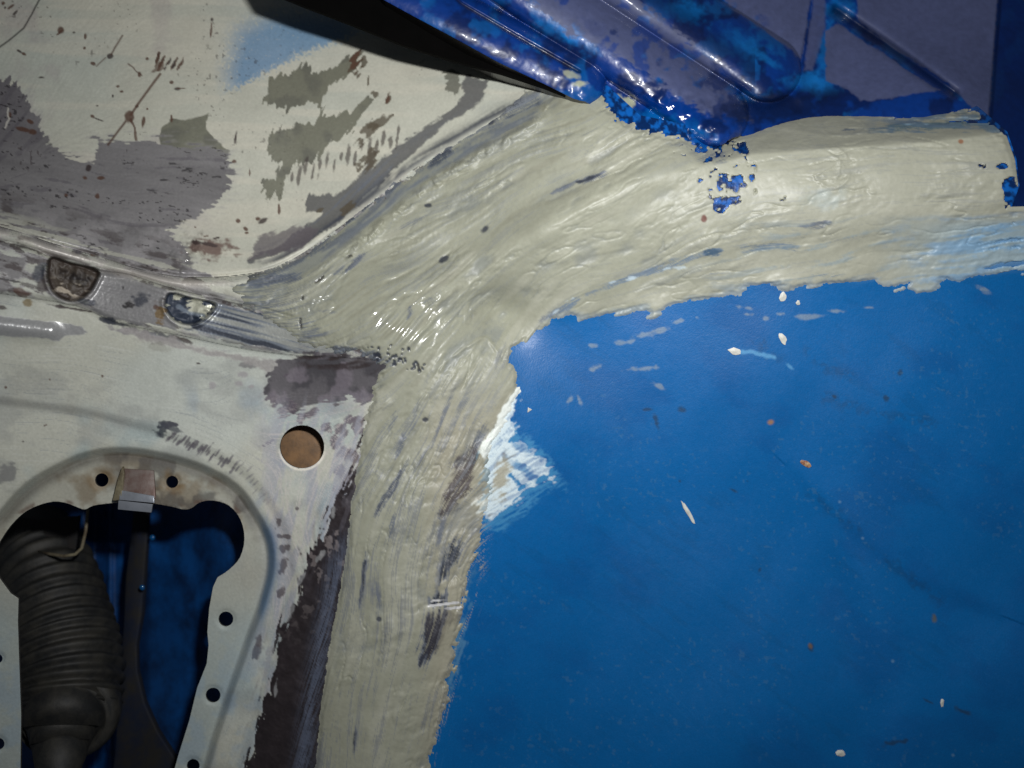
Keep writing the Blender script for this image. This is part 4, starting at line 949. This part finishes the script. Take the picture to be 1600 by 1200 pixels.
# frame bracket beside the hose
tube_bm(bm, [at(138,790,72), at(134,830,72), at(128,856,72), at(118,866,72), at(100,869,75), at(80,866,80), at(60,862,90)], .0009)
bracket = bm_obj('bracket', bm, m_cream, body)
bracket['label'] = 'thin cream wire-edged bracket behind the opening'
bm = slab([(-60,800),(60,812),(124,806),(118,862),(60,856),(-60,838)], 100, 103, .4)
bm_obj('black_box', bm, m_indark, bracket)

# ================================================================== RUBBER HOSE
hose = empty('rubber_hose', at(95, 1000, 70), 'ribbed black rubber bellows hose inside the opening of the white panel', 'rubber hose')
import mathutils
bm = bmesh.new()
path = [(62,862,118,58),(78,905,104,68),(92,960,92,74),(102,1010,82,78),(108,1060,73,79),(106,1110,66,76)]
pp = smooth_pts([(a, b, d, r) for a, b, d, r in path], 24)
NS = len(pp); seg = 96
centers = [at(p[0], p[1], p[2]) for p in pp]
rings = []
for i in range(NS):
    tdir = (centers[min(i + 1, NS - 1)] - centers[max(i - 1, 0)]).normalized()
    a = Vector((1, 0, 0)); a = (a - tdir * a.dot(tdir)).normalized(); b = tdir.cross(a).normalized()
    s = (CAMD + pp[i][2]) / CAMD; u = i / (NS - 1)
    r = pp[i][3] * PXMM * 1e-3 * s
    r += 0.0016 * math.sin(u * 16 * 2 * math.pi + .5 * math.sin(u * 23)) * (.75 + .5 * math.sin(u * 31) ** 2)
    rings.append([bm.verts.new(centers[i] - hose.location + (a * math.cos(2 * math.pi * k / seg) + b * math.sin(2 * math.pi * k / seg)) * r * (1 + .012 * math.sin(3 * k / seg * 6.28 + i * .1))) for k in range(seg)])
for i in range(NS - 1):
    for k in range(seg): bm.faces.new((rings[i][k], rings[i][(k + 1) % seg], rings[i + 1][(k + 1) % seg], rings[i + 1][k]))
gaiter = bm_obj('gaiter', bm, m_rubber, hose)
# stepped cone at the near end
bm = bmesh.new()
cone = [(108,1108,66,78),(108,1114,60,76),(105,1118,57,70),(101,1121,55,63),(99,1126,49,61),(98,1136,48,56),(97,1143,47,49),(96,1150,41,46),(95,1160,40,45),(95,1168,39,41),(94,1180,33,39),(93,1190,32,37),(92,1200,30,34),(91,1240,27,33),(90,1330,22,33)]
cc = [at(a, b, d) - hose.location for a, b, d, r in cone]; rings = []
for i, p in enumerate(cone):
    tdir = (cc[min(i + 1, len(cc) - 1)] - cc[max(i - 1, 0)]).normalized()
    a = Vector((1, 0, 0)); a = (a - tdir * a.dot(tdir)).normalized(); b = tdir.cross(a).normalized()
    r = p[3] * PXMM * 1e-3 * (CAMD + p[2]) / CAMD
    rings.append([bm.verts.new(cc[i] + (a * math.cos(2 * math.pi * k / 64) + b * math.sin(2 * math.pi * k / 64)) * r) for k in range(64)])
for i in range(len(rings) - 1):
    for k in range(64): bm.faces.new((rings[i][k], rings[i][(k + 1) % 64], rings[i + 1][(k + 1) % 64], rings[i + 1][k]))
bm_obj('stepped_end', bm, m_rubber, hose)
# collar at the far end
bm = bmesh.new()
tdir = (centers[4] - centers[0]).normalized(); a = (Vector((1, 0, 0)) - tdir * tdir.x).normalized(); b = tdir.cross(a).normalized(); rings = []
for (o_, r_) in [(-.020, .0185), (-.016, .0205), (-.003, .021), (.000, .0225), (.003, .0225), (.004, .0205)]:
    rings.append([bm.verts.new(centers[0] - hose.location + tdir * o_ + (a * math.cos(2 * math.pi * k / 64) + b * math.sin(2 * math.pi * k / 64)) * r_ * 1.12) for k in range(64)])
for i in range(len(rings) - 1):
    for k in range(64): bm.faces.new((rings[i][k], rings[i][(k + 1) % 64], rings[i + 1][(k + 1) % 64], rings[i + 1][k]))
bm_obj('collar', bm, m_rubber, hose)

# ================================================================== SPRING CLIP
depth_ring = float(BASE[int((755 - Y0) / ST), int((212 - X0) / ST)]); print('ring depth', depth_ring)
clip = empty('spring_clip', at(212, 770, 14), 'small folded zinc spring clip on the top edge of the opening', 'clip')
def rel(bm): 
    for v in bm.verts: v.co -= clip.location
    return bm
KC = depth_ring - 21.0
bm = slab([(190,732,17+KC),(240,735,17.5+KC),(243,776,15+KC),(240,786,14+KC),(188,780,14+KC),(187,765,14.5+KC)], 15, 16.2, .25)
bm_obj('top_leaf', rel(bm), m_copper, clip)
bm = slab([(185,782,12.6+KC),(238,788,12.6+KC),(236,801,13.4+KC),(184,796,13.4+KC)], 12, 13.4, .2)
bm_obj('folded_lip', rel(bm), m_zinc, clip)
bm = slab([(188,766,13.4+KC),(240,775,13.4+KC),(241,786,12.8+KC),(186,781,12.8+KC)], 12, 13.2, .2)
bm_obj('bent_edge', rel(bm), m_zinc, clip)
bm = slab([(180,782,14+KC),(176,782,15+KC),(184,748,16+KC),(191,729,13+KC),(193,740,13+KC),(189,780,13+KC)], 12, 14.5, .15)
bm_obj('side_leaf', rel(bm), m_cream, clip)

# ================================================================== PAINT FLAKES on the blue panel
def depth_at(px, py):
    i = int((px - X0) / ST); j = int((py - Y0) / ST); return float(DBL[j, i])
m_fw = simple_material('white_paint_chip', lin(214,214,204,1.1), .5, 0, 300, .25, .3)
m_fr = simple_material('rusty_paint_chip', lin(120,54,24,1.1), .6, 0, 500, .3, .3, lin(205,180,140))
flakes = [(1223,464,5.5,8,15,'small rounded white paint chip just below the sealer edge on the blue panel',0),(1247,473,3.5,4,0,'tiny white paint dot right of the rounded chip below the sealer edge',0),
  (1223,529,5,10.5,-28,'elongated white paint chip on the blue panel beneath the rounded one',0),(1148,549,11,5.5,12,'wedge-shaped white paint chip with a faint tail on the blue panel',0),
  (1260,725,10,5,28,'rust-brown paint chip with pale ends in the middle of the blue panel',1),(1075,800,3.2,20,-29,'long thin white sliver stuck to the blue panel',0),
  (1313,1177,7.5,5.5,10,'oval white paint chip near the bottom of the blue panel',0),(1472,1098,3,7.5,0,'narrow upright pale chip on the lower right of the blue panel',0),(827,640,5,5,0,'small triangular white paint chip just right of the white smear',0)]
for n, (x, y, rx, ry, a, lab, kind) in enumerate(flakes):
    d = depth_at(x, y); bm = bmesh.new(); rr = random.Random(n); N = 14 if y != 640 else 3
    base = at(x, y, d); A = math.radians(a)
    ft, bk = [], []
    for k in range(N):
        q = 2 * math.pi * k / N; j = rr.uniform(.78, 1.12)
        u, v = rx * math.cos(q) * j, ry * math.sin(q) * j
        px_, py_ = x + u * math.cos(A) - v * math.sin(A), y + u * math.sin(A) + v * math.cos(A)
        dd = depth_at(px_, py_)
        ft.append(at(px_, py_, dd - .55) - base); bk.append(at(px_, py_, dd + .1) - base)
    cv = bm.verts.new(at(x, y, d - 1.0) - base)
    fv = [bm.verts.new(v) for v in ft]; bv = [bm.verts.new(v) for v in bk]
    for k in range(N):
        bm.faces.new((cv, fv[k], fv[(k + 1) % N])); bm.faces.new((fv[k], bv[k], bv[(k + 1) % N], fv[(k + 1) % N]))
    bmesh.ops.recalc_face_normals(bm, faces=bm.faces)
    o = bm_obj('paint_flake', bm, m_fr if kind else m_fw, None, False)
    o.location = base; o['label'] = lab; o['category'] = 'paint chip'; o['group'] = 'paint chips on the blue panel'
